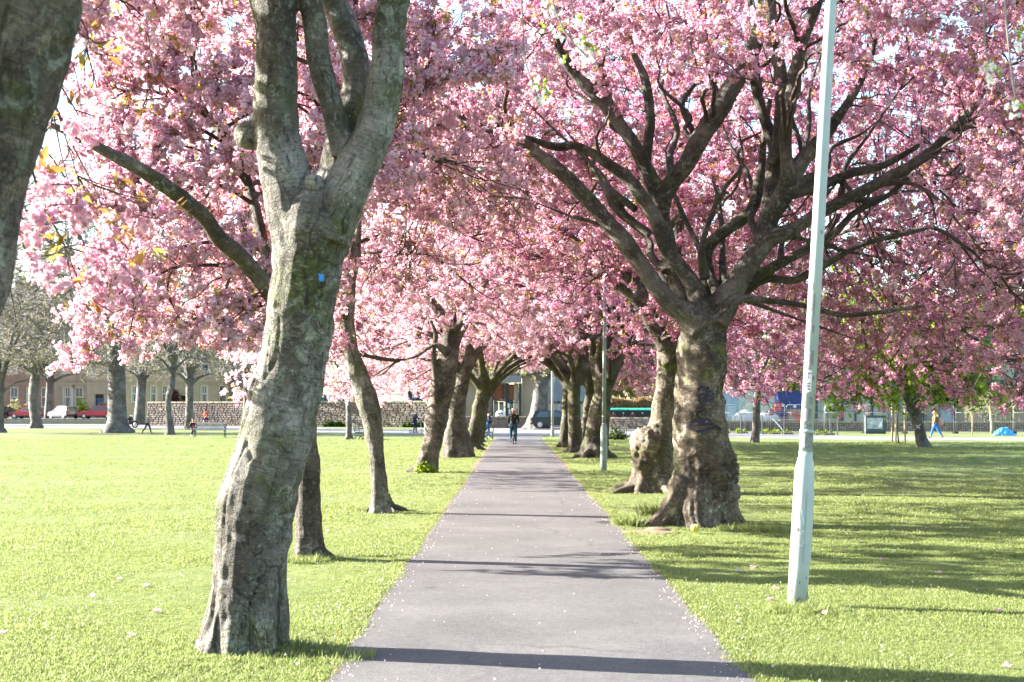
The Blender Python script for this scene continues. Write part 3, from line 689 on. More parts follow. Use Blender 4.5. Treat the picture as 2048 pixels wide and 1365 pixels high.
def connect(S, D, RR, T, K, rc, arch, wig, rtip, zpen=0.0):
    kd = kdtree.KDTree(len(S))
    for i, p in enumerate(S): kd.insert(p, i)
    kd.balance()
    idx = np.empty(len(T), int)
    for i, t in enumerate(T):
        best = None; bs = 1e9
        for (co, j, dist) in kd.find_n(t, 7):
            v = (t - S[j]) / (dist + 1e-6); sc = dist * (1.35 - 0.55 * v.dot(D[j]))
            if sc < bs: bs = sc; best = j
        idx[i] = best
    A = S[idx]; L = np.linalg.norm(T - A, axis=1)[:, None]
    out = (T - A) / (L + 1e-6)
    dn = D[idx]
    c1 = A + (0.55 * dn + 0.45 * out) * L * 0.4
    c2 = T - out * L * 0.3 + np.array([0, 0, 1.0]) * L * arch
    t = np.linspace(0, 1, K)[None, :, None]
    C = ((1 - t) ** 3) * A[:, None] + 3 * ((1 - t) ** 2) * t * c1[:, None] + 3 * (1 - t) * t * t * c2[:, None] + t ** 3 * T[:, None]
    cp = rng.normal(size=(len(T), 4, 3)); cp[:, 0] = 0; cp[:, 3] = 0
    u_ = np.linspace(0, 2.999, K); ii = u_.astype(int); ff = u_ - ii; ff = (ff * ff * (3 - 2 * ff))[None, :, None]
    wv = (cp[:, ii] * (1 - ff) + cp[:, ii + 1] * ff) * wig * 1.6 * L[:, None] + rng.normal(size=(len(T), K, 3)) * wig * 0.22 * L[:, None] * np.sin(np.linspace(0, 1, K) * PI)[None, :, None]
    C = C + wv
    r0 = np.minimum(RR[idx] * 0.7, rc * L[:, 0] ** 0.9 + rtip)
    r = r0[:, None] * (1 - np.linspace(0, 1, K))[None, :] ** 0.8 + rtip
    Tn = np.gradient(C, axis=1); Tn /= np.linalg.norm(Tn, axis=2)[..., None] + 1e-9
    return C, r, Tn
def crown_pts(n, cr, lo, hi, seed, wild=0.0):
    """points in the shell of a lumpy dome: cr = dict(c=(x,y), rx, ry, zc, top, bot)"""
    g = np.random.default_rng(seed); out = []; m = 0
    while m < n:
        k = n * 3
        az = g.uniform(0, 2 * PI, k); s = g.uniform(-0.38, 1.0, k); c = np.sqrt(1 - np.clip(s, 0, 1) ** 2) * np.where(s < 0, 1.0, 1)
        rho = g.uniform(lo, hi, k); rho = np.where(g.uniform(size=k) < wild, g.uniform(0.4, hi, k), rho)
        dirv = np.stack([np.cos(az) * c, np.sin(az) * c, s], 1)
        lump = 1 + 0.16 * vnoise(dirv * 2.3 + seed * 1.7) + 0.08 * vnoise(dirv * 6 + seed)
        rx = np.where(dirv[:, 0] < 0, cr.get('rxl', cr['rx']), cr['rx'])
        ry = np.where(dirv[:, 1] < 0, cr.get('ryn', cr['ry']), cr['ry'])
        x = cr['c'][0] + dirv[:, 0] * rx * rho * lump
        y = cr['c'][1] + dirv[:, 1] * ry * rho * lump
        z = np.where(s > 0, cr['zc'] + s * (cr['top'] - cr['zc']) * rho * lump, cr['zc'] + s / 0.38 * (cr['zc'] - cr['bot']) * (0.55 + 0.6 * rho))
        q = np.stack([x, y, z], 1)
        keep = np.ones(k, bool)
        ax = np.abs(x + 0.0)
        keep &= ~((ax < 2.0) & (z < cr.get('clear', 3.2)))
        if 'keep' in cr: keep &= cr['keep'](x, y, z)
        q = q[keep]; out.append(q); m += len(q)
    return np.vstack(out)[:n]
def visible_top(q):                            # True where a point is higher than anything the view needs
    return q[:, 2] > CAMH + 0.30 * np.maximum(q[:, 1], 1) + 1.2
def cherry(name, label, cat, group, base, tubes, cr, n=(40, 260, 1500), per=7, voxel=0.03, mat='bark_brown', blobs=(), seed=1,
           disp=0.05, key='blossom', bscale=1.0, leaf=0.19, leafkey='bronze', tint=0.3, attach_z=1.9, bl_frac=1.0, shade=0.0, rt=0.0022, blmult=1.0, fine=1.0):
    b = Vector(base)
    root = thing(name, label, cat, b, 0, group)
    o, S, D, RR = wood('trunk', tubes, voxel, root, M[mat], blobs, disp, b, fine=fine)
    sel = S[:, 2] > attach_z
    S, D, RR = S[sel], D[sel], RR[sel]
    bb = np.array(b)
    def stage(T, K, rc, arch, wig, rtip, sides, nm):
        nonlocal S, D, RR
        C, r, Tn = connect(S, D, RR, T - bb, K, rc, arch, wig, rtip)
        V, Fc = tubes_batch(C, r, sides)
        S = np.vstack([S, C[:, 1:].reshape(-1, 3)]); D = np.vstack([D, Tn[:, 1:].reshape(-1, 3)]); RR = np.concatenate([RR, r[:, 1:].ravel()])
        return V, Fc, C
    T1 = crown_pts(n[0], dict(cr, keep=cr['keep1']) if 'keep1' in cr else cr, 0.5, 0.8, seed * 11 + 1)
    V1, F1, _ = stage(T1, 16, 0.0095, 0.05, 0.02, 0.008, 7, 'branches')
    T2 = crown_pts(n[1], cr, 0.62, 0.95, seed * 11 + 2, 0.12)
    V2, F2, C2 = stage(T2, 10, cr.get('rc2', 0.008), 0.14, 0.03, 0.004, 5, 'branches')
    bme = np_mesh('branches', np.vstack([V1, V2]), np.vstack([F1, F2 + len(V1)]), M['twig'], True)
    o = link('branches', bme, root); o['kind'] = 'stuff'
    T3 = crown_pts(n[2], cr, 0.66, 1.05, seed * 11 + 3, 0.10)
    V3, F3, C3 = stage(T3, 6, 0.004, 0.22, 0.05, rt, 3, 'twigs')
    o = link('twigs', np_mesh('twigs', V3, F3, M['twig']), root); o['kind'] = 'stuff'
    g = np.random.default_rng(seed + 99)
    pts = []
    nb = per * blmult
    lf = []
    for (CC, reps, t0) in ((C3, nb * .21, .3), (C2, 1.2, .45)):        # heads of blossom strung along each twig, leaves topping them
        for k in range(int(math.ceil(reps))):
            t = g.uniform(t0, 1.0, len(CC)) * (CC.shape[1] - 1.001); i = t.astype(int); f = (t - i)[:, None]
            c = CC[np.arange(len(CC)), i] * (1 - f) + CC[np.arange(len(CC)), i + 1] * f
            if k + 1 > reps: c = c[g.uniform(size=len(c)) < reps - k]
            w = g.uniform(.6, 1.25, (len(c), 1))
            for q in range(5):
                pts.append(c + g.normal(0, 0.058, c.shape) * w * min(1.5, bscale ** .5) * np.array([1, 1, .8]))
            lf.append(c + g.normal(0, .05, c.shape) + np.array([0, 0, .08]))
    p = np.vstack(pts)
    hole = vnoise(p * 1.15 + seed * 3.1) + 0.5 * vnoise(p * 3.1 + seed)
    p = p[(hole > cr.get('gap', -0.62)) & (g.uniform(size=len(p)) < bl_frac)]
    wp = p + bb; high = visible_top(wp)
    p = p[~high | (g.uniform(size=len(p)) < 0.35)]; high = visible_top(p + bb)
    lp_ = np.vstack(lf); lp_ = lp_[g.uniform(size=len(lp_)) < leaf * 3.4]; isl = np.zeros(len(p), bool)
    sc = bscale * g.uniform(0.7, 1.25, len(p)) * np.where(high, 1.5, 1.0)
    tt = np.clip(tint + 0.35 * vnoise(p * 0.9 + 4) + 0.25 * g.normal(size=len(p)), 0, 1)  # dusky mauve tint: crown shade painted into the petals, strongest on the right
    scatter('blossom', key, p[~isl], sc[~isl], root, tint=tt[~isl])
    scatter('leaves', leafkey, lp_, bscale * g.uniform(.7, 1.3, len(lp_)), root)
    return root
def bx(seq, Y):                               # traced limb: (px, py, width px, extra depth)
    out = []
    for s in seq:
        y = Y + (s[3] if len(s) > 3 else 0)
        out.append((P(s[0], s[1], y), s[2] / 2 * y / F))
    return out
def vase(b, h, r, nl, reach, top, seed, lean=(0, 0), side=0):
    rd = random.Random(seed)
    f = b + Vector((lean[0], lean[1], h))
    t = [[(b + Vector((0, 0, -0.15)), r * 1.25), (b + Vector((0, 0, 0.25)), r * 1.02), (b.lerp(f, 0.5) + Vector((rd.uniform(-.06, .06), 0, 0)), r * 0.9), (f, r * 0.95)]]
    a0 = rd.uniform(0, 6)
    for i in range(nl):
        a = a0 + 2 * PI * i / nl + rd.uniform(-.3, .3); q = reach * rd.uniform(.6, .95); z = top * rd.uniform(.55, .95)
        dx, dy = math.cos(a), math.sin(a); rl = r * rd.uniform(.42, .6)
        t.append([(f - Vector((0, 0, 0.3)), rl), (f + Vector((dx * q * .18, dy * q * .18, (z - h) * .22)), rl * .9),
                  (f + Vector((dx * q * .42 + rd.uniform(-.2, .2), dy * q * .42, (z - h) * .5)), rl * .66),
                  (f + Vector((dx * q * .75, dy * q * .75, (z - h) * .78 + rd.uniform(-.2, .2))), rl * .42),
                  (f + Vector((dx * q, dy * q, z - h)), rl * .2)])
        if rd.random() < .7:
            e = a + rd.choice((-.7, .7)); s = f + Vector((dx * q * .35, dy * q * .35, (z - h) * .42))
            t.append([(s, rl * .5), (s + Vector((math.cos(e) * q * .3, math.sin(e) * q * .3, (z - h) * .18)), rl * .4), (s + Vector((math.cos(e) * q * .6, math.sin(e) * q * .6, (z - h) * .3)), rl * .2)])
    return t

# nearest tree of the left row, traced limb by limb
YA = 9.78
A = [bx([(474, 1350, 196), (480, 1300, 168), (488, 1240, 150), (495, 1180, 148), (500, 1100, 146), (513, 1000, 150), (543, 900, 148), (570, 800, 142), (590, 700, 140), (606, 600, 142), (618, 500, 152), (628, 430, 160), (634, 390, 120)], YA),
     bx([(610, 540, 110), (588, 430, 108), (568, 330, 96), (553, 250, 94), (552, 150, 88), (552, 50, 84), (548, -60, 80), (520, -250, 64), (480, -450, 40)], YA - .05),
     bx([(550, 110, 60), (520, 0, 46), (480, -120, 36), (430, -260, 26)], YA - .05),
     bx([(642, 500, 110), (668, 410, 98), (682, 330, 86), (692, 262, 70), (714, 180, 58), (702, 90, 54), (668, 0, 50), (640, -100, 44), (620, -250, 32)], YA + .18),
     bx([(688, 310, 52), (666, 220, 48), (640, 130, 48), (630, 50, 50), (615, -30, 48), (598, -150, 40), (585, -300, 26)], YA - .02),
     bx([(652, 480, 110), (694, 380, 98), (728, 310, 88), (752, 250, 80), (768, 190, 74), (776, 120, 68), (780, 50, 66), (796, -40, 62), (830, -200, 50), (880, -380, 34)], YA - .08)]
bA = Vector((-1.92, YA, 0))
A += [[(P(478, 1090, YA), .14), (P(450, 1200, YA), .12), (P(420, 1280, YA), .09), (P(388, 1335, YA), .055), (P(360, 1390, YA), .02)],
      [(P(520, 1060, YA), .14), (P(530, 1180, YA), .14), (P(546, 1250, YA), .11), (P(566, 1305, YA), .05), (P(590, 1360, YA), .02)],
      [(P(500, 1080, YA - .02), .14), (P(482, 1200, YA - .12), .11), (P(470, 1290, YA - .22), .09), (P(464, 1360, YA - .32), .04)],
      [(P(515, 1080, YA - .02), .14), (P(522, 1200, YA - .1), .11), (P(530, 1290, YA - .2), .08), (P(540, 1360, YA - .3), .04)]]
cherry('cherry_tree', 'large leaning cherry tree with thick lichen grey trunk on the grass left of the path', 'tree', 'cherry trees lining the path', bA, A,
       dict(c=(-3.1, 9.6), rx=2.4, rxl=2.6, ry=3.0, ryn=1.6, zc=3.2, top=6.8, bot=2.1, gap=-.45, rc2=.003, keep1=lambda x, y, z: (z > 5.2) & (x < -1.5), keep=lambda x, y, z: z > 4.5),
       n=(12, 120, 520), per=6, voxel=0.014, mat='bark_grey', blobs=[(P(498, 270, YA - .02), .095), (P(628, 365, YA - .2), .055)], seed=3, disp=0.045, attach_z=3.0, tint=0.12, shade=0)
# leftmost trunk, leaning in from outside
YL = 4.6
L0 = [[(Vector((-2.35, YL, -.15)), .34), (Vector((-2.3, YL, .3)), .27), (Vector((-2.12, YL, 1.2)), .26), (P(-158, 600, YL), .26), (P(-118, 420, YL), .25), (P(-55, 240, YL), .25), (P(-10, 60, YL), .26), (P(20, -60, YL), .27)],
      [(P(0, 30, YL), .24), (P(20, -150, YL), .2), (P(40, -400, YL), .16), (P(60, -800, YL + .4), .1), (P(100, -1300, YL + 1), .05)],
      [(P(-30, 120, YL), .16), (Vector((-2.3, 5.6, 3.5)), .12), (Vector((-3.1, 7.0, 3.95)), .09), (Vector((-3.7, 8.6, 4.2)), .05), (Vector((-3.9, 10.0, 4.3)), .02)],
      [(P(0, 30, YL), .2), (P(-80, -150, YL), .17), (P(-250, -400, YL), .12), (P(-400, -900, YL + .4), .06)]]
cherry('cherry_tree', 'dark cherry trunk leaning into the top left corner, nearest of the left row', 'tree', 'cherry trees lining the path', Vector((-2.35, YL, 0)), L0,
       dict(c=(-3.2, 7.0), rx=1.25, rxl=2.2, ry=3.2, ryn=3.0, zc=3.7, top=7.0, bot=2.25, gap=-.2, rc2=.005, keep1=lambda x, y, z: z > 4.2, keep=lambda x, y, z: ((y > 6.4) & ~((x > -2.3) & (z > 3.0) & (z < 4.4))) | (z > 4.6)),
       n=(12, 90, 520), per=5, voxel=0.03, mat='bark_brown', seed=8, bscale=1.1, attach_z=3.1, tint=.1)
# second tree of the left row, thin trunk behind the first
Y2 = 15.7
T2 = [bx([(618, 1150, 74), (620, 1112, 66), (618, 1060, 58), (616, 1000, 52), (614, 900, 48), (606, 800, 44), (590, 700, 44), (570, 640, 44), (548, 600, 42)], Y2),
      bx([(570, 640, 40), (545, 592, 38, -.3), (510, 545, 37, -.6), (480, 512, 36, -.8), (440, 478, 35, -1.1), (412, 438, 34, -1.3), (375, 405, 33, -1.5), (335, 375, 31, -1.7), (290, 345, 29, -1.8), (240, 318, 26, -1.9), (190, 292, 23, -1.9), (130, 262, 17, -1.9), (60, 235, 10, -1.9)], Y2),
      bx([(560, 620, 26), (530, 500, 24, .5), (500, 380, 22, .8), (462, 290, 20, 1.0), (420, 240, 18, 1.2), (370, 195, 16, 1.3), (280, 120, 12, 1.4)], Y2),
      bx([(570, 640, 36), (600, 480, 34), (640, 300, 30), (680, 120, 26), (720, -60, 20), (760, -240, 12)], Y2 + .4),
      bx([(700, 560, 18), (706, 500, 16), (715, 450, 14), (722, 420, 12)], Y2 + 2)][:4]
cherry('cherry_tree', 'slender cherry tree half hidden behind the thick leaning one, mossy limb rising to the left', 'tree', 'cherry trees lining the path', G(620, 1118), T2 + roots(G(620, 1118), .17, 5, .2, 4, .25),
       dict(c=(-2.8, 15.9), rx=3.2, rxl=2.3, ry=3.4, ryn=0.8, zc=3.9, top=7.4, bot=2.35, gap=-.48, keep=lambda x, y, z: ~((x > -2.2) & (z < 3.9)) & ~((x > -1.0) & (y < 16) & (z < 5.2))),
       n=(40, 300, 1900), per=7, voxel=0.02, mat='bark_brown', seed=12, attach_z=2.6, tint=0.0)
# third tree, slim split trunk
Y3 = 22.7
T3 = [bx([(762, 1040, 52), (762, 1015, 42), (757, 950, 34), (752, 900, 34), (745, 850, 38), (733, 800, 42), (717, 750, 40), (701, 700, 34), (695, 650, 31), (697, 600, 30), (698, 550, 28), (690, 480, 26)], Y3),
      bx([(698, 570, 26), (712, 520, 18), (716, 470, 16), (722, 420, 14), (760, 300, 12), (800, 200, 10)], Y3),
      bx([(694, 500, 28), (660, 380, 24), (600, 280, 20), (540, 200, 14)], Y3 + .5),
      bx([(694, 500, 28), (740, 350, 24), (800, 240, 20), (860, 160, 14)], Y3 + 1.0)]
cherry('cherry_tree', 'slim cherry tree with split flaking trunk bending left, grass tuft at its foot', 'tree', 'cherry trees lining the path', G(762, 1024), T3 + roots(G(764, 1022), .19, 5, .3, 5, .25),
       dict(c=(-2.8, 23.5), rx=4.2, rxl=2.7, ry=4.4, ryn=3.6, zc=3.7, top=9.2, bot=3.0, gap=-.3, keep=lambda x, y, z: ~((x > -2.3) & (z < 3.6)) & ~((x > -.6) & (y < 23) & (z < 4.4))),
       n=(40, 300, 1500), per=7, voxel=0.03, mat='bark_grey', seed=15, attach_z=3.0, tint=0.05)
# fourth and further, left row
Y4 = 37.5
T4 = [bx([(848, 955, 64), (852, 935, 48), (862, 900, 42), (871, 850, 43), (881, 800, 46), (889, 750, 46), (898, 700, 40), (905, 650, 36)], Y4),
      bx([(876, 800, 18), (869, 740, 13), (867, 700, 13), (872, 670, 11), (860, 640, 8)], Y4 - .3),
      bx([(900, 700, 30), (930, 640, 24), (965, 580, 20), (1000, 520, 12)], Y4),
      bx([(903, 680, 28), (900, 600, 22), (880, 520, 18), (850, 450, 10)], Y4 + .4),
      bx([(898, 710, 22), (870, 690, 10), (835, 712, 8), (800, 722, 5)], Y4 - .6),
      bx([(905, 660, 24), (860, 600, 18), (800, 540, 14), (740, 500, 8)], Y4 - .4),
      bx([(850, 925, 22), (830, 938, 14), (812, 944, 8)], Y4)]
cherry('cherry_tree', 'stout cherry tree leaning right with a long surface root and green weeds at its foot', 'tree', 'cherry trees lining the path', G(853, 943), T4,
       dict(c=(-2.6, 36.0), rx=4.2, rxl=4.6, ry=5.6, ryn=6.2, zc=4.0, top=10.4, bot=2.0, keep=lambda x, y, z: ~((x > -3.2) & (x < -0.5) & (z < 3.0))),
       n=(50, 360, 2400), per=7, voxel=0.045, mat='bark_brown', seed=21, attach_z=2.8, tint=0.08, bscale=1.1, key='blossom_far')
Y5 = 49.4
T5 = [bx([(918, 930, 76), (916, 905, 64), (912, 870, 52), (911, 840, 42), (915, 800, 38), (926, 760, 28), (934, 730, 22), (940, 690, 16)], Y5),
      bx([(922, 775, 20), (915, 740, 14), (905, 700, 10)], Y5),
      bx([(930, 750, 18), (960, 700, 14), (1000, 660, 9)], Y5), bx([(900, 890, 22), (935, 908, 15), (950, 914, 8)], Y5)]
cherry('cherry_tree', 'broad mossy cherry trunk with a knotted root, behind the stout right leaning one', 'tree', 'cherry trees lining the path', G(916, 915), T5,
       dict(c=(-2.4, 49.4), rx=4.4, rxl=5.2, ry=5.6, zc=4.2, top=9.0, bot=2.1, keep=lambda x, y, z: ~((x > -3.0) & (x < -0.5) & (z < 3.3)), clear=3.4),
       n=(44, 260, 1500), per=6, voxel=0.05, mat='bark_brown', seed=22, attach_z=2.6, tint=0.2, bscale=1.35, key='blossom_far')
for (bxp, byp, w, lean, sd_, lab) in ((946, 900, 30, .45, 31, 'mossy forked cherry trunk left of the path, just beyond the broad one with knotted root'),
                                      (957, 893, 18, .4, 32, 'dark narrow cherry trunk left of the path with a black hollow down its side'),
                                      (963, 885, 13, .3, 33, 'farthest cherry tree of the left row, beside the walker in blue jeans')):
    b = G(bxp, byp); r = w / 2 * b.y / F
    t = vase(b, 2.6, r, 6, 5.0, 8.5, sd_, (lean, 0))
    t.append([(b + Vector((lean * .9, 0, 2.1)), r * .5), (b + Vector((lean + .8, 0, 3.2)), r * .4), (b + Vector((lean + 2.0, .2, 3.9)), r * .3), (b + Vector((lean + 3.6, .4, 4.3)), r * .16)])
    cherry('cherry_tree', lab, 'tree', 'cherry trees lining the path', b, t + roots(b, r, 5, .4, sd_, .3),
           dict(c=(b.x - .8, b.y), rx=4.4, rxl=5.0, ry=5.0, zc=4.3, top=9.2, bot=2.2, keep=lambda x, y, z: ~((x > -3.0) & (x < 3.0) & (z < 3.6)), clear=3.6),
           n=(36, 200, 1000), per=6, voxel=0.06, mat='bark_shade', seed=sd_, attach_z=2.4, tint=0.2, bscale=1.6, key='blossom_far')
# right row: the great tree with the painted face
YR = 20.4
bR = G(1392, 1050)
Rr = [bx([(1396, 1085, 150), (1396, 1050, 140), (1398, 1010, 130), (1402, 960, 122), (1402, 900, 116), (1400, 850, 108), (1400, 800, 106), (1401, 750, 104), (1402, 700, 102), (1407, 660, 98), (1412, 630, 92)], YR),
      bx([(1400, 660, 60), (1375, 632, 48), (1341, 608, 42), (1301, 556, 38), (1264, 505, 36), (1224, 454, 33), (1180, 404, 31), (1130, 352, 28), (1066, 300, 27), (1005, 262, 25), (940, 238, 18), (870, 210, 10)], YR - .25),
      bx([(1408, 650, 46), (1394, 592, 36), (1374, 552, 34), (1337, 505, 32), (1315, 446, 30), (1290, 402, 28), (1260, 362, 26), (1228, 337, 22), (1190, 310, 20), (1150, 292, 18), (1110, 294, 17), (1050, 276, 15), (980, 268, 12), (900, 250, 8)], YR - .1),
      bx([(1400, 640, 46), (1365, 590, 36), (1341, 520, 34), (1326, 446, 34), (1315, 391, 34), (1290, 330, 30), (1262, 280, 28), (1215, 215, 26), (1165, 165, 24), (1130, 120, 20), (1085, 40, 16), (1040, -60, 10)], YR + .35),
      bx([(1320, 420, 36), (1340, 372, 36), (1375, 325, 38), (1408, 262, 37), (1438, 220, 36), (1466, 170, 35), (1500, 110, 33), (1520, 50, 30), (1530, -20, 26), (1540, -150, 18), (1560, -300, 8)], YR + .3),
      bx([(1270, 290, 22), (1215, 200, 20), (1200, 140, 18), (1210, 60, 16), (1195, -40, 10)], YR + .5),
      bx([(1290, 340, 24), (1300, 240, 22), (1290, 160, 18), (1262, 90, 14), (1250, 0, 10)], YR + .6),
      bx([(1420, 660, 64), (1452, 600, 54), (1480, 555, 50), (1512, 510, 44), (1534, 480, 40), (1583, 461, 30), (1620, 437, 28), (1680, 405, 26), (1745, 372, 25), (1800, 345, 24), (1850, 312, 23), (1900, 270, 21), (1945, 215, 18), (1970, 170, 14), (1990, 90, 8)], YR - .1),
      bx([(1524, 490, 40), (1540, 440, 38), (1562, 400, 40), (1580, 365, 40), (1602, 325, 36), (1650, 270, 26), (1700, 200, 20), (1740, 120, 14), (1760, 20, 8)], YR + .1),
      bx([(1575, 385, 34), (1640, 372, 24), (1700, 348, 22), (1770, 330, 16), (1840, 290, 10)], YR + .6),
      bx([(1520, 480, 30), (1538, 420, 32), (1545, 355, 32), (1550, 300, 30), (1528, 235, 22), (1512, 170, 20), (1508, 90, 16), (1500, 0, 12)], YR + .45),
      bx([(1548, 330, 28), (1560, 240, 26), (1562, 150, 27), (1545, 80, 28), (1538, 0, 28), (1536, -100, 22), (1530, -240, 12)], YR + .2),
      bx([(1576, 360, 28), (1572, 260, 28), (1590, 150, 28), (1606, 80, 28), (1632, 10, 26), (1660, -80, 20), (1700, -200, 12)], YR),
      bx([(1548, 330, 26), (1590, 120, 16), (1640, 40, 14)], YR)[:0] or bx([(1440, 640, 40), (1470, 592, 34), (1491, 566, 26), (1546, 536, 20), (1612, 500, 18), (1665, 470, 16), (1710, 425, 14), (1770, 395, 12), (1830, 345, 8)], YR + .4),
      bx([(1440, 650, 30), (1473, 602, 18), (1546, 603, 14), (1620, 614, 12), (1680, 630, 12), (1740, 627, 11), (1850, 612, 7)], YR - .3),
      bx([(1470, 600, 20), (1530, 560, 16), (1590, 560, 15), (1650, 530, 14), (1720, 492, 10), (1800, 470, 12), (1860, 455, 8)], YR + .6),
      bx([(1412, 640, 40), (1416, 560, 30), (1414, 500, 26), (1452, 462, 26), (1500, 425, 24), (1520, 360, 22), (1526, 290, 16), (1540, 200, 10)], YR + .8),
      bx([(1410, 560, 22), (1403, 500, 15), (1414, 457, 12), (1434, 398, 11), (1430, 375, 9), (1425, 352, 7)], YR + .2),
      bx([(1434, 400, 9), (1446, 390, 8), (1455, 382, 6)], YR + .2)]
rdl = random.Random(19)
for (x0, y0, x1, y1, w) in ((1330, 545, 1190, 330, 18), (1300, 470, 1120, 250, 16), (1270, 420, 1050, 200, 14), (1330, 430, 1180, 60, 18), (1350, 370, 1340, 40, 18), (1380, 330, 1400, 20, 16), (1400, 300, 1300, 90, 13), (1430, 240, 1440, 10, 15),
                       (1520, 480, 1440, 230, 16), (1545, 400, 1640, 120, 18), (1580, 390, 1760, 240, 18), (1600, 330, 1590, 60, 14), (1640, 430, 1800, 180, 16), (1700, 400, 1900, 380, 12), (1560, 470, 1850, 540, 11), (1480, 600, 1760, 700, 11),
                       (1440, 600, 1330, 300, 20), (1450, 600, 1480, 250, 18), (1230, 460, 1060, 400, 12), (1130, 350, 980, 180, 12), (1760, 370, 1960, 330, 12), (1500, 560, 1700, 330, 18), (1260, 280, 1100, 120, 12), (1470, 170, 1600, 20, 12)):
    dy = rdl.uniform(.1, 1.9); q = []
    for k in range(6):
        t = k / 5; bend = math.sin(t * PI) * rdl.uniform(-26, 26)
        q.append((x0 + (x1 - x0) * t + bend + rdl.uniform(-5, 5), y0 + (y1 - y0) * (t ** 1.12) + bend * .4, w * (1 - .72 * t), .3 + dy * t))
    Rr.append(bx(q, YR))
Rr += [[(P(1372, 960, YR - .2), .2), (P(1350, 1010, YR - .25), .19), (P(1318, 1045, YR - .3), .13), (P(1270, 1062, YR - .35), .06), (P(1240, 1072, YR - .35), .03)],
       [(P(1392, 980, YR - .3), .2), (P(1392, 1040, YR - .45), .16), (P(1408, 1078, YR - .7), .10), (P(1436, 1098, YR - 1.0), .04)],
       [(P(1440, 960, YR), .18), (P(1452, 1010, YR - .1), .17), (P(1474, 1046, YR - .1), .12), (P(1505, 1062, YR), .06), (P(1540, 1070, YR), .02)],
       [(P(1370, 980, YR), .2), (P(1340, 1030, YR), .14), (P(1300, 1060, YR - .1), .06)],
       [(P(1420, 980, YR + .2), .2), (P(1450, 1040, YR + .5), .14), (P(1490, 1050, YR + .9), .05)]]
def keepR(x, y, z):
    front = (y < YR + 0.6)
    return ~(front & (x > 0.2) & (x < 5.6) & (z < 5.6)) & ~(front & (x <= .2) & (z < 5.0)) & ~((x > 0) & (x < 5) & (z < 2.9)) & ~(front & (x >= 5.6) & (z < 3.4))
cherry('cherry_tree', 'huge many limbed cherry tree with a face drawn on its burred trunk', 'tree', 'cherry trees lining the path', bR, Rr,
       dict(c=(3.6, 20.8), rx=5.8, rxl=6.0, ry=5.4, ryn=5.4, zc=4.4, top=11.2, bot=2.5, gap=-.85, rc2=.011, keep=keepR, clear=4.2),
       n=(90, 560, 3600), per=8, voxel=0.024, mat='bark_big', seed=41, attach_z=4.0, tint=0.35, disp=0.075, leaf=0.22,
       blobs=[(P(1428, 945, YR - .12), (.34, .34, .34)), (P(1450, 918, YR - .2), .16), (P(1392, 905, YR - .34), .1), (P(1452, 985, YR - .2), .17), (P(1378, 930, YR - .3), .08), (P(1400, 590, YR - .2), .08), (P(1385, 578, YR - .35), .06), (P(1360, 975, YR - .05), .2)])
# burred tree behind it
YB = 28.4
B2 = [bx([(1300, 1000, 120), (1302, 975, 96), (1306, 930, 78), (1312, 890, 66), (1322, 850, 52), (1330, 800, 46), (1336, 740, 48), (1336, 700, 48)], YB),
      bx([(1340, 730, 34), (1334, 670, 34), (1295, 618, 34), (1266, 560, 30), (1238, 540, 26), (1180, 508, 24), (1130, 470, 22), (1092, 440, 21), (1050, 400, 20), (1038, 350, 19), (1030, 310, 16), (1000, 250, 10)], YB - .2),
      bx([(1330, 700, 30), (1298, 640, 26), (1262, 592, 22), (1217, 560, 20), (1175, 538, 18), (1150, 505, 14), (1120, 470, 10)], YB - .5),
      bx([(1100, 445, 16), (1060, 440, 14), (1020, 430, 12), (950, 430, 10), (860, 400, 7)], YB - .3),
      bx([(1345, 720, 38), (1362, 650, 34), (1340, 580, 30), (1326, 520, 30), (1308, 440, 26), (1290, 360, 22), (1280, 250, 16)], YB),
      bx([(1350, 700, 30), (1362, 600, 30), (1358, 500, 26), (1354, 410, 24), (1345, 320, 20), (1340, 200, 14)], YB + .5),
      bx([(1280, 440, 22), (1272, 380, 22), (1268, 330, 18), (1240, 240, 12)], YB + .8),
      bx([(1350, 700, 30), (1420, 620, 26), (1500, 560, 20), (1600, 500, 14), (1700, 460, 8)], YB + 1)]
bB = G(1300, 985)
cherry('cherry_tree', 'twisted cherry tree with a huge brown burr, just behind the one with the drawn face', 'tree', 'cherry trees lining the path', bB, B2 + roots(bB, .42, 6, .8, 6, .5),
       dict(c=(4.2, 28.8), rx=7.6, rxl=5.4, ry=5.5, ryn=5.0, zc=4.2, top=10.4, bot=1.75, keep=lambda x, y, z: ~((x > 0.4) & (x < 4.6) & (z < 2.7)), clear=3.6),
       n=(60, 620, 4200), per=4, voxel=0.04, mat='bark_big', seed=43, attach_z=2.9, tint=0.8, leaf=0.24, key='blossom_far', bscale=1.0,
       blobs=[(P(1300, 893, YB - .25), (.38, .4, .38)), (P(1285, 925, YB - .3), .2), (P(1318, 868, YB - .35), .18), (P(1280, 880, YB - .2), .18)], rt=0.004)
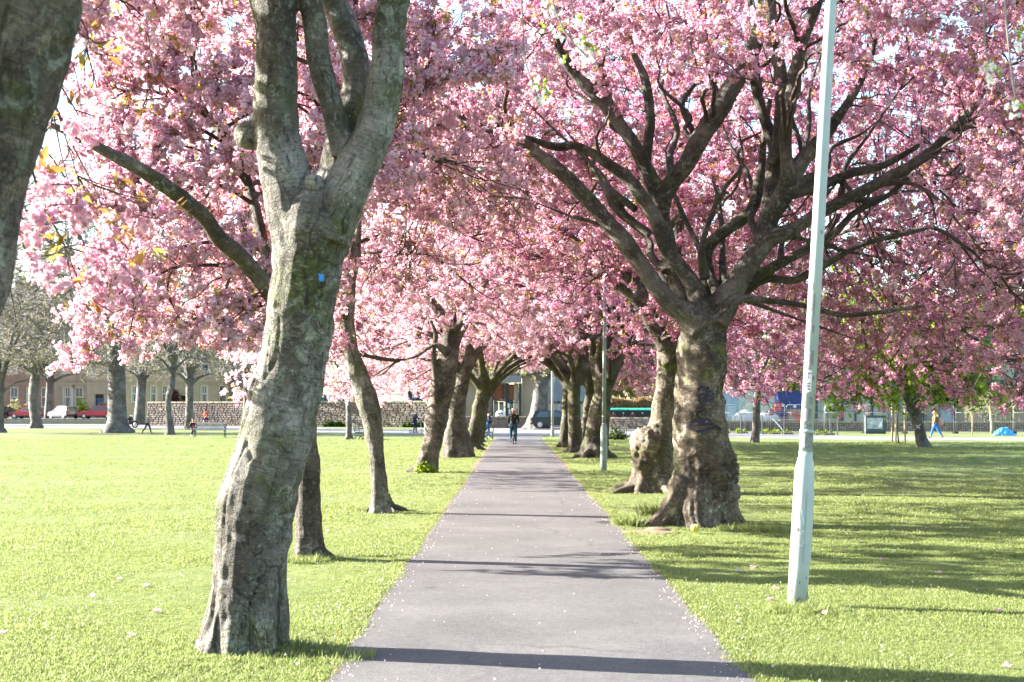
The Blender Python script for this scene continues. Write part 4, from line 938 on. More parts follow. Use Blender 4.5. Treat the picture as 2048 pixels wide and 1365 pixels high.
# right row beyond
Y6 = 49.0
b6 = G(1190, 916)
T6 = [bx([(1186, 930, 66), (1188, 900, 56), (1194, 860, 48), (1200, 820, 42), (1206, 780, 36), (1210, 750, 32)], Y6),
      bx([(1208, 790, 26), (1226, 745, 26), (1246, 700, 25), (1258, 660, 22), (1266, 610, 18), (1290, 540, 10)], Y6),
      bx([(1202, 780, 22), (1200, 720, 20), (1206, 660, 16), (1200, 600, 10)], Y6), bx([(1196, 780, 20), (1188, 720, 16), (1180, 660, 12), (1160, 600, 8)], Y6 + .3),
      bx([(1218, 760, 18), (1214, 700, 14), (1230, 640, 10)], Y6 - .2)]
cherry('cherry_tree', 'pale footed cherry tree with a thick right fork, just behind the second lamp post', 'tree', 'cherry trees lining the path', b6, T6 + roots(b6, .5, 6, .5, 7, .4),
       dict(c=(3.6, 46.0), rx=7.6, rxl=4.6, ry=6.6, ryn=8.0, zc=4.4, top=11.0, bot=2.1, keep=lambda x, y, z: ~((x < 4.0) & (z < 3.4)), clear=3.6),
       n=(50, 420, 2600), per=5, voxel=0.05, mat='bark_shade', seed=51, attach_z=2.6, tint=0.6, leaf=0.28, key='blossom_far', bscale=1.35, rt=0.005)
for (bxp, byp, w, lean, sd_, lab, hh) in ((1150, 906, 30, -.05, 61, 'forked cherry tree right of the path with a pale lopped stub in its fork', 2.7),
                                      (1128, 895, 24, .15, 62, 'slim dark cherry tree right of the path whose limb arches left over it', 2.9),
                                      (1168, 892, 22, .3, 63, 'hidden cherry trunk squeezed between its bigger neighbours of the right row', 2.8)):
    b = G(bxp, byp); r = w / 2 * b.y / F
    t = vase(b, hh, r, 6, 4.8, 8.4, sd_, (lean, 0))
    t.append([(b + Vector((lean * .9, 0, hh - .4)), r * .55), (b + Vector((lean - .45, 0, hh + .6)), r * .45), (b + Vector((lean - 1.3, .2, hh + 1.3)), r * .3), (b + Vector((lean - 2.6, .4, hh + 1.6)), r * .16)])
    t.append([(b + Vector((lean, -.05, hh - .3)), r * .6), (b + Vector((lean + .35, -.1, hh + .5)), r * .5), (b + Vector((lean + .6, -.1, hh + 1.6)), r * .35)])
    cherry('cherry_tree', lab, 'tree', 'cherry trees lining the path', b, t + roots(b, r, 5, .4, sd_, .3),
           dict(c=(b.x + 1.2, b.y), rx=6.0, rxl=4.6, ry=5.0, zc=4.5, top=9.2, bot=2.4, keep=lambda x, y, z: ~((x > -3.0) & (x < 3.6) & (z < 3.6)), clear=3.7),
           n=(36, 220, 1100), per=6, voxel=0.06, mat='bark_shade', seed=sd_, attach_z=2.6, tint=0.35, bscale=1.6, key='blossom_far')
# cherries out on the right lawn whose crowns fill the right side
for (x, y, rx, sd_, lab, bot, top, nn) in ((13.8, 31.0, 6.2, 71, 'cherry tree rooted beyond the right edge whose twiggy crown hangs in at the right', 2.7, 9.5, (50, 520, 3600)),
                                (9.3, 13.0, 3.6, 72, 'cherry tree rooted outside the picture whose big blossoms hang into the top right', 2.9, 7.4, (26, 200, 800))):
    b = Vector((x, y, 0)); t = vase(b, 2.0, .38 if x > 12 else .3, 8, rx * .9, top * .85, sd_, (-.2, 0))
    kp = (lambda x, y, z: (z > 1.9)) if x > 12 else (lambda x, y, z: (z > 3.15 - .0 * x) & (x > 3.4))
    cherry('cherry_tree', lab, 'tree', 'cherry trees lining the path' if False else None, b, t,
           dict(c=(x, y), rx=rx, rxl=rx + .6, ry=rx * .9, zc=4.2, top=top, bot=bot, gap=-.4, keep=kp),
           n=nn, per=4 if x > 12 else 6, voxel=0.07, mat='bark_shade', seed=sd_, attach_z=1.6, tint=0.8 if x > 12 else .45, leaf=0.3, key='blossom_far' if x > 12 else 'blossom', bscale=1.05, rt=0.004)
# white cherry overhead: trunk outside the frame, sprays hanging into it
def white_cherry():
    b = Vector((3.3, 3.4, 0))
    root = thing('white_cherry_tree', 'white flowering cherry whose thin sprays dangle into the top of the picture', 'tree', b)
    tops = [(P(1065, -350, 6.4), [(1040, -120), (1046, 60), (1052, 130), (1078, 200)]), (P(1110, -360, 6.2), [(1090, -150), (1110, 20), (1150, 90), (1185, 125)]),
            (P(1990, -340, 6.3), [(1975, -100), (1968, 50), (1975, 120), (2000, 160)]), (P(2040, -330, 6.0), [(2010, -60), (2020, 120), (2035, 220)]), (P(1150, -340, 6.6), [(1130, -160), (1140, -20), (1150, 40)])]
    t = [[(b + Vector((0, 0, -.1)), .3), (b + Vector((0, 0, .6)), .22), (b + Vector((.1, .1, 2.2)), .2), (b + Vector((0, .3, 3.4)), .17)],
         [(b + Vector((0, .2, 3.1)), .14), (b + Vector((-.6, 1.2, 4.3)), .1), (b + Vector((-1.8, 2.4, 4.9)), .06), (P(1110, -400, 6.3), .03)],
         [(b + Vector((0, .2, 3.1)), .13), (b + Vector((-.3, 1.4, 4.2)), .08), (b + Vector((-.8, 2.4, 4.6)), .05), (P(2000, -380, 6.2), .025)]]
    wood('trunk', t, .04, root, M['bark_brown'], base=b)
    tm = MB(); g = random.Random(5); pts = []
    for s, ps in tops:
        Y = s.y; seq = [s] + [P(x, y, Y) for x, y in ps]
        p, r = spline([(v - b, .006 - .001 * i) for i, v in enumerate(seq)], .06); tm.tube(p, r, 5)
    tm.build('twigs', M['twig_elm'], root)['kind'] = 'stuff'
    spots = [(1098, 18, 6.4, .9), (1150, 42, 6.4, .8), (1158, 100, 6.2, 1.1), (1180, 122, 6.1, 1.0), (1075, 180, 6.4, 1.1), (1084, 202, 6.4, .9), (1118, 70, 6.9, .8), (1122, 132, 7.0, .8), (1075, 65, 6.9, .8),
             (1978, 140, 6.3, 1.1), (1990, 155, 6.3, .9), (2030, 222, 6.0, 1.1), (2034, 82, 6.3, 1.0), (1135, 240, 7.2, .6), (1170, 75, 6.6, .6)]
    for i, (x, y, Y, s) in enumerate(spots):
        c = P(x, y, Y) - b
        me = C_['white'].objects[i % 4].data
        o = link('blossom_cluster', me, root, loc=c, rot=(g.uniform(0, 6), g.uniform(0, 6), 0), scale=(1.15 * s,) * 3)
        o2 = link('leaf_cluster', C_['green'].objects[i % 4].data, root, loc=c + Vector((.02, 0, .03)), rot=(g.uniform(0, 6), g.uniform(0, 6), 0), scale=(.38 * s,) * 3)
white_cherry()

# face drawn on the trunk, laid on the bark by casting the strokes onto it
trees = [o for o in scene.objects if o.get('category') == 'tree']
rt_ = [o for o in trees if 'drawn' in o['label'] and 'huge many' in o['label'] or 'a face drawn' in o['label']][0]
trunk = [c for c in rt_.children if c.name.startswith('trunk')][0]
bpy.context.view_layer.update()
face = [[(1395, 781), (1404, 774), (1409, 779), (1416, 776), (1413, 786), (1424, 782), (1426, 790)],
        [(1396, 795), (1404, 789), (1415, 790), (1426, 797), (1414, 802), (1402, 800), (1396, 795)], [(1408, 792), (1411, 799), (1407, 799)],
        [(1406, 806), (1404, 816), (1410, 820), (1402, 823), (1394, 828), (1398, 836), (1404, 838), (1400, 842)],
        [(1368, 852), (1380, 846), (1392, 842), (1402, 846), (1414, 838), (1420, 844), (1430, 852), (1442, 860)],
        [(1374, 854), (1384, 850), (1398, 850), (1410, 848), (1424, 850)], [(1378, 856), (1390, 862), (1404, 863), (1418, 858), (1428, 856)]]
for st, nm in zip(face, ('drawn_brow', 'drawn_eye', 'drawn_pupil', 'drawn_nose', 'drawn_lips', 'drawn_lips', 'drawn_lips')):
    draw_on(trunk, [st], YR, 5.4, M['marker'], nm, rt_)
ta = [o for o in trees if 'large leaning' in o['label']][0]
M['bluetag'] = simple('blue_tag', (0.02, 0.25, 0.6), 0.5, 0.1)
draw_on([c for c in ta.children if c.name.startswith('trunk')][0], [[(642, 549), (642, 556), (643, 563)]], YA, 10, M['bluetag'], 'tag', ta, 0.006)
# ------------------------------------------------------------------ background: trees, walls, houses
def bare_tree(name, label, b, tubes, cr, n, seed, mat='bark_elm', voxel=.08, attach=3.0, bud=0, budkey='bud', budscale=1.0, rt=.006, group='bare park trees', rts=None, twmat='twig_elm'):
    root = thing(name, label, 'tree', b, 0, group)
    o, S, D, RR = wood('trunk', tubes, voxel, root, M[mat], (), .06, b)
    s = S[:, 2] > attach; S, D, RR = S[s], D[s], RR[s]; bb = np.array(b)
    def stage(nm, T, K, rc, arch, wig, rtip, sides):
        nonlocal S, D, RR
        C, r, Tn = connect(S, D, RR, T - bb, K, rc, arch, wig, rtip); V, Fc = tubes_batch(C, r, sides)
        S = np.vstack([S, C[:, 1:].reshape(-1, 3)]); D = np.vstack([D, Tn[:, 1:].reshape(-1, 3)]); RR = np.concatenate([RR, r[:, 1:].ravel()])
        o = link(nm, np_mesh(nm, V, Fc, M[twmat]), root); o['kind'] = 'stuff'; return C
    stage('branches', crown_pts(n[0], cr, .3, .8, seed + 1, .4), 10, .016, .02, .05, .02, 6)
    stage('branches', crown_pts(n[1], cr, .35, .95, seed + 2, .5), 8, .010, .05, .07, .01, 4)
    C = stage('twigs', crown_pts(n[2], cr, .3, 1.05, seed + 3, .5), 6, .006, .08, .10, rt, 3)
    if bud:
        g = np.random.default_rng(seed); k = g.integers(2, 6, (len(C), bud)); q = np.concatenate([C[np.arange(len(C)), k[:, j]] for j in range(bud)]) + g.normal(0, .2, (len(C) * bud, 3))
        scatter('leaves', budkey, q, g.uniform(.8, 1.6, len(q)) * budscale, root)
    return root
def simple_trunk(px, py, w, ptop, ytop, wtop, flare=1.5, mid=None):
    Y = G(px, py).y
    seq = [(px, py + 3, w * flare * 1.1), (px, py - 1, w * flare * .9), (px + (ptop - px) * .08, py - (py - ytop) * .1, w * 1.02)]
    seq += mid or [(px + (ptop - px) * .5, py + (ytop - py) * .5, w * .9)]
    seq += [(ptop, ytop, wtop)]
    return bx(seq, Y), Y
def limbs(P0, r, n, reach, rise, seed):
    rd = random.Random(seed); out = []
    for i in range(n):
        a = 2 * PI * i / n + rd.uniform(-.4, .4); q = reach * rd.uniform(.6, 1.1); h = rise * rd.uniform(.5, 1.1); dx, dy = math.cos(a), math.sin(a)
        out.append([(P0 - Vector((0, 0, .4)), r * .7), (P0 + Vector((dx * q * .3, dy * q * .3, h * .3)), r * .5), (P0 + Vector((dx * q * .65, dy * q * .65, h * .6)), r * .3), (P0 + Vector((dx * q, dy * q, h)), r * .12)])
    return out
def elm(label, px, py, w, ptop, ytop, wtop, H, rx, n, seed, flare=1.5, bot=3.0, bud=1, budscale=1.0, name='elm_tree', mid=None, zc=None, budkey='bud', rt=.014):
    tr, Y = simple_trunk(px, py, w, ptop, ytop, wtop, flare, mid); b = G(px, py); top = tr[-1][0]; r = tr[-1][1]
    t = [tr] + limbs(top, r, 7, rx * .75, (H - top.z) * .75, seed) + limbs(top.lerp(tr[-2][0], .3), r * .8, 3, rx * .7, 2.0, seed + 5)
    t += roots(b, w / 2 * Y / F, 6, w * Y / F * .3 * flare, seed, .5)
    return bare_tree(name, label, b, t, dict(c=(top.x, Y), rx=rx, ry=rx * .8, zc=zc or (top.z + 1.5), top=H, bot=bot, clear=0), n, seed, bud=bud, budscale=budscale, attach=max(2.0, top.z - 1.5), voxel=max(.05, r * .35), budkey=budkey, rt=rt)
elm('massive grey elm with flared roots, straight thick trunk, biggest on the left', 235, 866, 40, 232, 640, 34, 21, 9.5, (60, 460, 4200), 301, 1.7, 5.0, 1, 1.0)
elm('grey leaning elm in front of the red hatchback at the left', 72, 857, 22, 78, 735, 20, 19, 8, (40, 260, 2400), 302, 1.4, 5.5, 1, 0.8, mid=[(66, 800, 20), (70, 760, 20)])
elm('slim ochre barked elm between the red hatchback and the silver car', 95, 847, 16, 101, 745, 14, 19, 8, (36, 240, 2000), 303, 1.35, 5.8, 1, 0.9)
elm('ivy speckled trunk just right of the massive grey elm', 278, 850, 22, 285, 740, 18, 17, 7, (36, 240, 2000), 304, 1.2, 5.0, 1, 1.0)
elm('slender pale grey tree with a bent stem left of the seated person', 340, 870, 15, 346, 720, 12, 11, 4.5, (30, 200, 900), 305, 1.5, 4.6, 1, 0.8, mid=[(337, 830, 14), (337, 795, 13), (344, 770, 13)])
elm('dark straight tree behind the seated person', 378, 860, 18, 380, 745, 15, 13, 5.5, (34, 220, 1000), 306, 1.2, 5.0, 1, .9)
elm('thin dark tree mostly hidden by the large leaning cherry', 491, 853, 12, 492, 740, 10, 12, 5, (24, 160, 600), 307, 1.2, 5.0, 1, .9)
elm('straight smooth grey tree beside the end on bench', 698, 880, 13, 697, 770, 10, 9.5, 4, (24, 160, 700), 308, 1.8, 4.0, 1, .9)
elm('leftmost elm at the picture edge with drooping bare twigs', 1, 866, 14, 2, 760, 12, 20, 8, (40, 260, 2400), 309, 2.0, 5.0, 1, .8)
elm('enormous tapering elm trunk at the end of the path', 1074, 859, 46, 1086, 735, 27, 24, 9, (50, 300, 1600), 310, 1.15, 4.5, 2, 2.4, mid=[(1078, 825, 37), (1082, 780, 32)])
g = random.Random(77)
for i, (x, y, H, rx, lab) in enumerate(((-66, 150, 20, 9, 'bare tree in front of the sandstone terrace at the far left edge'), (-59, 212, 21, 9, 'bare tree rising behind the reddish tenement roof'), (-48, 214, 19, 8, 'bare tree rising behind the buff tenement roof'),
                                    (-35, 204, 18, 8, 'bare tree behind the garden house roof'), (-20, 200, 17, 8, 'bare tree behind the stone wall, left of centre'))):
    b = Vector((x, y, 0)); top = b + Vector((0, 0, 5)); tr = [(b - Vector((0, 0, .2)), .6), (b + Vector((0, 0, 1)), .45), (top, .38)]
    bare_tree('elm_tree', lab, b, [tr] + limbs(top, .38, 7, rx * .7, (H - 5) * .75, i + 40), dict(c=(x, y), rx=rx, ry=rx * .8, zc=7, top=H, bot=4.5, clear=0), (40, 220, 1100), 400 + i * 7, bud=1, budscale=1.5, voxel=.12, attach=4, rt=.012)
# leafy trees on the right
def leafy(label, b, tubes, cr, n, seed, key='green', per=5, bs=1.3, mat='bark_elm', name='leafy_tree', voxel=.06, attach=1.5):
    return bare_tree(name, label, b, tubes, cr, n, seed, mat, voxel, attach, per, key, bs, .006, None, twmat='twig')
b = G(1846, 895); t = [bx([(1850, 900, 36), (1846, 890, 27), (1838, 860, 23), (1828, 820, 24), (1814, 785, 26), (1806, 750, 20)], b.y), bx([(1814, 790, 16), (1790, 760, 12), (1760, 740, 8)], b.y), bx([(1816, 780, 16), (1840, 750, 12), (1880, 735, 7)], b.y)]
lt = leafy('leaning lime tree with fresh green leaves and a white cross sprayed on its trunk', b, t, dict(c=(b.x - .4, b.y), rx=4.0, ry=3.2, zc=3.4, top=7.0, bot=1.75, clear=0), (20, 160, 900), 501, per=7, bs=1.3)
bpy.context.view_layer.update()
M['spray'] = simple('white_spray_paint', (0.7, 0.72, 0.70), 0.6, .1)
draw_on([c for c in lt.children if c.name.startswith('trunk')][0], [[(1832, 850), (1840, 858)], [(1840, 849), (1833, 857)]], b.y, 1.6, M['spray'], 'sprayed_cross', lt, .02)
b = G(1510, 886); t = [bx([(1510, 890, 26), (1510, 880, 19), (1512, 850, 16), (1514, 800, 16), (1515, 760, 15)], b.y)] + limbs(P(1515, 765, b.y), .2, 5, 3, 4, 9)
cherry('cherry_tree', 'straight slim trunk on the far right lawn in front of the black railings', 'tree', None, b, t, dict(c=(b.x, b.y), rx=4.2, ry=4.0, zc=4.2, top=8, bot=2.7, clear=0), n=(24, 140, 700), per=6, voxel=.05, mat='bark_elm', seed=88, attach_z=2, tint=.4, bscale=1.6, key='blossom_far')
# background green masses beyond the modern building
for i, (x, y, rx, H, key, lab) in enumerate(((52, 150, 10, 17, 'green', 'broad spring green tree behind the modern building at the far right'), (38, 165, 9, 19, 'green', 'light green tree behind the modern building, left of the broad one'), (24, 170, 8, 16, 'bud', 'pale budding tree behind the blue skip'),
                                         (66, 160, 10, 18, 'darkgreen', 'dark green tree at the right edge behind the modern building'), (12, 190, 9, 18, 'bud', 'pale budding tree behind the tan hedge'), (-8, 210, 9, 19, 'bud', 'pale budding tree behind the entrance building'))):
    b = Vector((x, y, 0)); top = b + Vector((0, 0, 4)); tr = [(b - Vector((0, 0, .2)), .5), (b + Vector((0, 0, 1)), .4), (top, .34)]
    leafy(lab, b, [tr] + limbs(top, .34, 7, rx * .7, (H - 4) * .75, i + 60), dict(c=(x, y), rx=rx, ry=rx * .8, zc=6, top=H, bot=3.0, clear=0), (30, 160, 700), 600 + i * 7, key, 9, 4.0, voxel=.12, attach=3)

# --- stone wall on the left, laid stone by stone
M['stone_a'] = simple('rubble_stone_brown', (0.16, 0.13, 0.11), 0.9, .25, 5, bmp=.4)
M['stone_b'] = simple('rubble_stone_pink', (0.19, 0.145, 0.125), 0.9, .2, 5, bmp=.4)
M['stone_c'] = simple('rubble_stone_buff', (0.23, 0.195, 0.155), 0.9, .2, 5, bmp=.4)
M['stone_d'] = simple('rubble_stone_grey', (0.17, 0.155, 0.145), 0.9, .25, 5, bmp=.4)
M['mortar'] = simple('wall_mortar', (0.17, 0.15, 0.13), 0.95, .2, 4)
M['cope'] = simple('mossy_coping', (0.21, 0.19, 0.13), 0.9, .3, 3, bmp=.3)
def stone_meshes(n, mat_keys, seed):
    out = []; rd = random.Random(seed)
    for i in range(n):
        mb = MB(); vs = []; k = 8
        prof = [(math.copysign(abs(math.cos(a)) ** .45, math.cos(a)) * .5 * rd.uniform(.86, 1), math.copysign(abs(math.sin(a)) ** .45, math.sin(a)) * .5 * rd.uniform(.82, 1)) for a in [2 * PI * (j + .5) / k for j in range(k)]]
        for (yy, s) in ((0.5, 1.0), (-.2, 1.0), (-.5, .78)):
            vs += [(x * s, yy, z * s) for x, z in prof]
        fs = []
        for l in (0, 1):
            fs += [(l * k + j, (l + 1) * k + j, (l + 1) * k + (j + 1) % k, l * k + (j + 1) % k) for j in range(k)]
        fs.append(tuple(range(2 * k, 3 * k))[::-1]); fs = [f[::-1] for f in fs]
        mb.add(vs, fs); out.append(mb.mesh('stone', M[mat_keys[i % len(mat_keys)]]))
    return out
def stone_wall(name, label, A, B, h, thick, rows, wmean, seed, keys, cope=True, limit=300, order=None, loc_z=0, cat='wall'):
    A = Vector(A); B = Vector(B); L = (B - A).length; ang = math.atan2(B.y - A.y, B.x - A.x); rd = random.Random(seed)
    root = thing(name, label, cat, (A.x, A.y, 0), ang)
    core = MB().box((L / 2, thick / 2 + .03, h / 2), (L, thick, h)).build('core', M['mortar'], root)
    ms = stone_meshes(12, keys, seed); items = []
    z = 0.0; hs = [rd.uniform(.7, 1.3) for _ in range(rows)]; s = h / sum(hs)
    for hh in hs:
        hh *= s; x = -rd.uniform(0, wmean * .5)
        while x < L - .05:
            w = wmean * rd.choice((.6, .8, 1, 1.2, 1.7)); w = min(w, L - x); 
            if x + w > .05: items.append((x + w / 2, z + hh / 2, w, hh * rd.uniform(.85, 1.0)))
            x += w
        z += hh
    items.sort(key=lambda q: -q[2] * q[3]); rest = MB()
    for i, (x, zz, w, hh) in enumerate(items):
        me = ms[rd.randrange(12)]; sc_ = (w * .96, .16, hh * .95); loc = (x, .0 + rd.uniform(-.02, .02), zz); ry = rd.uniform(-.05, .05)
        if i < limit: link('stone', me, root, loc=loc, rot=(0, ry, 0), scale=sc_)
        else: 
            mi = list(M[k] for k in keys).index(me.materials[0])
            rest.add([Vector((v.co.x * sc_[0], v.co.y * sc_[1], v.co.z * sc_[2])) + Vector(loc) for v in me.vertices], [tuple(p.vertices) for p in me.polygons], mi)
    if rest.v: rest.build('stones', [M[k] for k in keys], root)['kind'] = 'stuff'
    if cope:
        cm = MB().box((0, 0, 0), (.96, thick + .22, .14), jit=.012, taper=.94).mesh('coping_stone', M['cope'])
        for i in range(int(L)): link('coping_stone', cm, root, loc=(i + .5, thick / 2, h + .072))
    return root
stone_wall('stone_wall', 'tall rubble stone wall with mossy coping behind the jogger and benches', (-38.8, 150), (-6.1, 132.5), 2.35, .45, 12, .44, 5, ['stone_a', 'stone_b', 'stone_c', 'stone_d', 'stone_a', 'stone_d', 'stone_a'])
stone_wall('stone_wall', 'low grey stone wall before the glazed entrance doors at the end of the path', (-6.0, 128), (1.6, 127), .92, .4, 4, .6, 6, ['stone_a', 'stone_d', 'stone_a'], True, 300)
stone_wall('stone_wall', 'low pinkish stone wall behind the wire site fence on the right', (15.0, 112), (46, 106), .62, .4, 3, .62, 7, ['stone_b', 'stone_c', 'stone_b', 'stone_a'], True, 220)
stone_wall('stone_wall', 'low brown wall behind the railings under the wheelie bins', (7.2, 124), (16, 120), .85, .35, 4, .6, 9, ['stone_a', 'stone_d', 'stone_b'], True, 120)
mb = MB().box((0, 0, .35), (60, .4, .7)); 
M['kerbstone'] = simple('pale_kerb_wall', (0.30, 0.27, 0.235), .9, .15, 2, bmp=.2)
tag(mb.build('low_wall', M['kerbstone'], loc=(-62, 166, -.2)), 'long low plain wall at the kerb below the parked cars', 'wall')

# --- sandstone houses
M['sand'] = simple('warm_sandstone', (0.34, 0.265, 0.19), .9, .16, 1.2, bmp=.15)
M['sand2'] = simple('buff_sandstone', (0.40, 0.325, 0.235), .9, .12, 1.0, bmp=.12)
M['sandred'] = simple('reddish_sandstone', (0.28, 0.18, 0.13), .9, .18, 1.2, bmp=.15)
M['sashw'] = simple('white_sash_paint', (0.72, 0.72, 0.70), .5, .05)
m, nt, bb_ = new_mat('window_glass'); bb_.inputs['Base Color'].default_value = (0.045, 0.06, 0.07, 1); bb_.inputs['Roughness'].default_value = .06; bb_.inputs['Specular IOR Level'].default_value = .8; M['glass'] = m
M['curtain'] = simple('pale_curtain', (0.42, 0.40, 0.34), .8, .2, 3, co=(6, 1, .3))
M['slate'] = simple('roof_slate', (0.09, 0.09, 0.10), .7, .2, 3)
def window_part(parent, x, z, w, h, y=0, sill=True, curtain=False):
    f = MB(); t = .09
    f.box((x - w / 2 + t / 2, y - .02, z), (t, .1, h)).box((x + w / 2 - t / 2, y - .02, z), (t, .1, h)).box((x, y - .02, z + h / 2 - t / 2), (w - 2 * t, .1, t)).box((x, y - .02, z - h / 2 + t / 2), (w - 2 * t, .1, t))
    f.box((x, y - .04, z), (w - 2 * t, .08, .07))
    if h > 1.5: f.box((x, y - .03, z + h * .25), (.04, .05, h * .45))
    o = f.build('window', M['sashw'], parent)
    MB().box((x, y + .05, z), (w - .02, .03, h - .02)).build('pane', M['glass'], o)
    if sill: MB().box((x, y - .1, z - h / 2 - .1), (w + .3, .3, .16)).build('sill', M['sand2'], o)
    if curtain: MB().box((x - w * .3, y + .02, z), (w * .25, .02, h - .2)).box((x + w * .3, y + .02, z), (w * .25, .02, h - .2)).build('curtain', M['curtain'], o)
    return o
def facade(parent, x0, x1, z1, wins, mat, y=0, depth=8, courses=.4, name='wall'):
    """front wall cut around its windows; wins = (x, z, w, h); masonry laid in courses with open joints"""
    mb = MB(); xs = sorted(set([x0, x1] + [q for (x, z, w, h) in wins for q in (x - w / 2, x + w / 2)]))
    nz = max(1, round(z1 / courses)); ch = z1 / nz
    for i in range(len(xs) - 1):
        a, b_ = xs[i], xs[i + 1]
        if b_ - a < .01: continue
        cuts = sorted((z - h / 2, z + h / 2) for (x, z, w, h) in wins if x - w / 2 < (a + b_) / 2 < x + w / 2)
        segs = []; z = 0
        for (c0, c1) in cuts:
            if c0 > z: segs.append((z, c0))
            z = max(z, c1)
        if z < z1: segs.append((z, z1))
        for (s0, s1) in segs: mb.box(((a + b_) / 2, y + .2, (s0 + s1) / 2), (b_ - a, .34, s1 - s0))
    w_ = mb.build(name, mat, parent)
    mc = MB()
    for k in range(nz):
        zc = (k + .5) * ch; iv = [(x0, x1)]
        for (x, z, w, h) in wins:
            if z - h / 2 - .12 < zc < z + h / 2 + .12:
                nv = []
                for (a, b_) in iv:
                    l, r_ = x - w / 2 - .14, x + w / 2 + .14
                    if r_ <= a or l >= b_: nv.append((a, b_)); continue
                    if l > a: nv.append((a, l))
                    if r_ < b_: nv.append((r_, b_))
                iv = nv
        for (a, b_) in iv:
            if b_ - a > .1: mc.box(((a + b_) / 2, y + .015, zc), (b_ - a, .05, ch - .045))
    for (x, z, w, h) in wins:
        mc.box((x, y + .0, z + h / 2 + .14), (w + .5, .1, .24))
    mc.build('stone_courses', mat, parent)['kind'] = 'stuff'
    return w_
def house(name, label, A, B, H, wins, mat, depth=9, cornice=True, roof=True, courses=.4, doors=(), storeyband=()):
    A = Vector(A); B = Vector(B); L = (B - A).length; root = thing(name, label, 'building', (A.x, A.y, 0), math.atan2(B.y - A.y, B.x - A.x))
    allw = list(wins) + [(d[0], d[1] / 2 + .0, d[2], d[1]) for d in doors]
    facade(root, 0, L, H, allw, mat, courses=courses)
    mb = MB().box((.2, depth / 2 + .4, H / 2), (.4, depth, H)).box((L - .2, depth / 2 + .4, H / 2), (.4, depth, H)).box((L / 2, depth + .5, H / 2), (L, .3, H)); mb.build('side_walls', mat, root)
    MB().box((L / 2, 1.6, H / 2), (L - .9, .1, H - .1)).build('room_lining', M['curtain'], root)
    for i, (x, z, w, h) in enumerate(wins): window_part(root, x, z, w, h, .16, True, i % 2 == 0)
    for (x, h, w, c) in doors:
        MB().box((x, .25, h * .42), (w * .8, .08, h * .84)).box((x, .22, h * .42), (w * .5, .08, h * .5)).build('door', c, root)
    for z in storeyband: MB().box((L / 2, -.04, z), (L, .16, .2)).build('string_course', mat, root)
    if cornice: MB().box((L / 2, -.12, H), (L + .2, .5, .28)).box((L / 2, -.06, H - .22), (L + .1, .34, .16)).build('cornice', mat, root)
    if roof: MB().prism([(-.1, H + .14), (depth * .5, H + 2.6), (depth + .6, H + .14)], 'x', 0, L).build('roof', M['slate'], root)
    for q in (.12, .55, .9):
        if roof: MB().box((L * q, depth * .5, H + 2.6), (1.6, .8, 1.8)).tube([(L * q - .4, depth * .5, H + 3.5), (L * q - .4, depth * .5, H + 4)], .13, 8).tube([(L * q + .4, depth * .5, H + 3.5), (L * q + .4, depth * .5, H + 4)], .13, 8).build('chimney', mat, root)
    return root
M['doorblue'] = simple('blue_door', (0.03, 0.10, 0.22), .5, .1); M['doorbrown'] = simple('brown_door', (0.16, 0.07, 0.03), .5, .2)
s = 188 / F                                        # terrace behind the cars, three houses of different stone
def T_(px): return (px - CXP) * s
for (p0, p1, mt, cols, dr, lab, bands) in ((-90, 108, 'sandred', (-60, -30, -2, 28, 60, 90), (), 'reddish sandstone tenement with tall sash windows behind the dark parked car', (5.0, 9.6)),
                                      (108.5, 172, 'sand', (135, 158), (), 'sandstone tenement with a wide bay behind the silver parked car', (5.0, 9.6)),
                                      (172.5, 300, 'sand2', (222, 248, 275), ((199, 3.1, 1.1, 'doorblue'),), 'buff sandstone tenement with a blue front door behind the red parked estate car', (5.0, 9.6))):
    x0, x1 = T_(p0), T_(p1); wins = []
    for c_ in cols:
        for (zc_, h_) in ((2.75, 2.6), (7.3, 2.8), (11.8, 2.5)):
            wins.append((T_(c_) - x0, zc_, 1.05 if c_ not in (135,) else 1.35, h_))
    ds = tuple((T_(d[0]) - x0, d[1], d[2], M[d[3]]) for d in dr)
    hr0 = house('tenement', lab, (x0, 188), (x1, 188), 15.0, wins, M[mt], 10, storeyband=bands, doors=ds); hr0.location.z = .58
sy = 166; s = sy / F
def Tz(y): return CAMH - (y - HOR) * s
x0, x1 = T_(238), T_(470); W_ = []
for (a, b_) in ((300, 314), (324, 335), (401, 416), (438, 453), (262, 276)):
    W_.append((T_((a + b_) / 2) - x0, (Tz(773) + Tz(803)) / 2, (b_ - a) * s, 1.95))
for (a, b_) in ((300, 315), (326, 338), (403, 418), (438, 452), (262, 276), (362, 373)):
    W_.append((T_((a + b_) / 2) - x0, (Tz(720) + Tz(744)) / 2 + .25, (b_ - a) * s, 1.8))
house('sandstone_house', 'buff sandstone house with white sash windows above the tall rubble wall', (x0, sy), (x1, sy), 9.4, W_, M['sand2'], 9, courses=.45, storeyband=(Tz(763), Tz(747) + .1), doors=((T_(367) - x0, 3.3, .7, M['doorbrown']),))
MB_ = MB().box((0, 0, 3.5), (3.2, 5, 7)); tag(MB_.build('brick_annex', M['stone_a'], loc=(T_(480) + .6, sy + 1, 0)), 'narrow rough stone side wing against the buff sandstone house', 'building')
weeds('climbing_shrub', 'dark purple climber on the wall of the buff sandstone house', (T_(350), sy - .6, 2.2), .9, .4, 1.9, 260, 'red', 'shrub', 2.2)
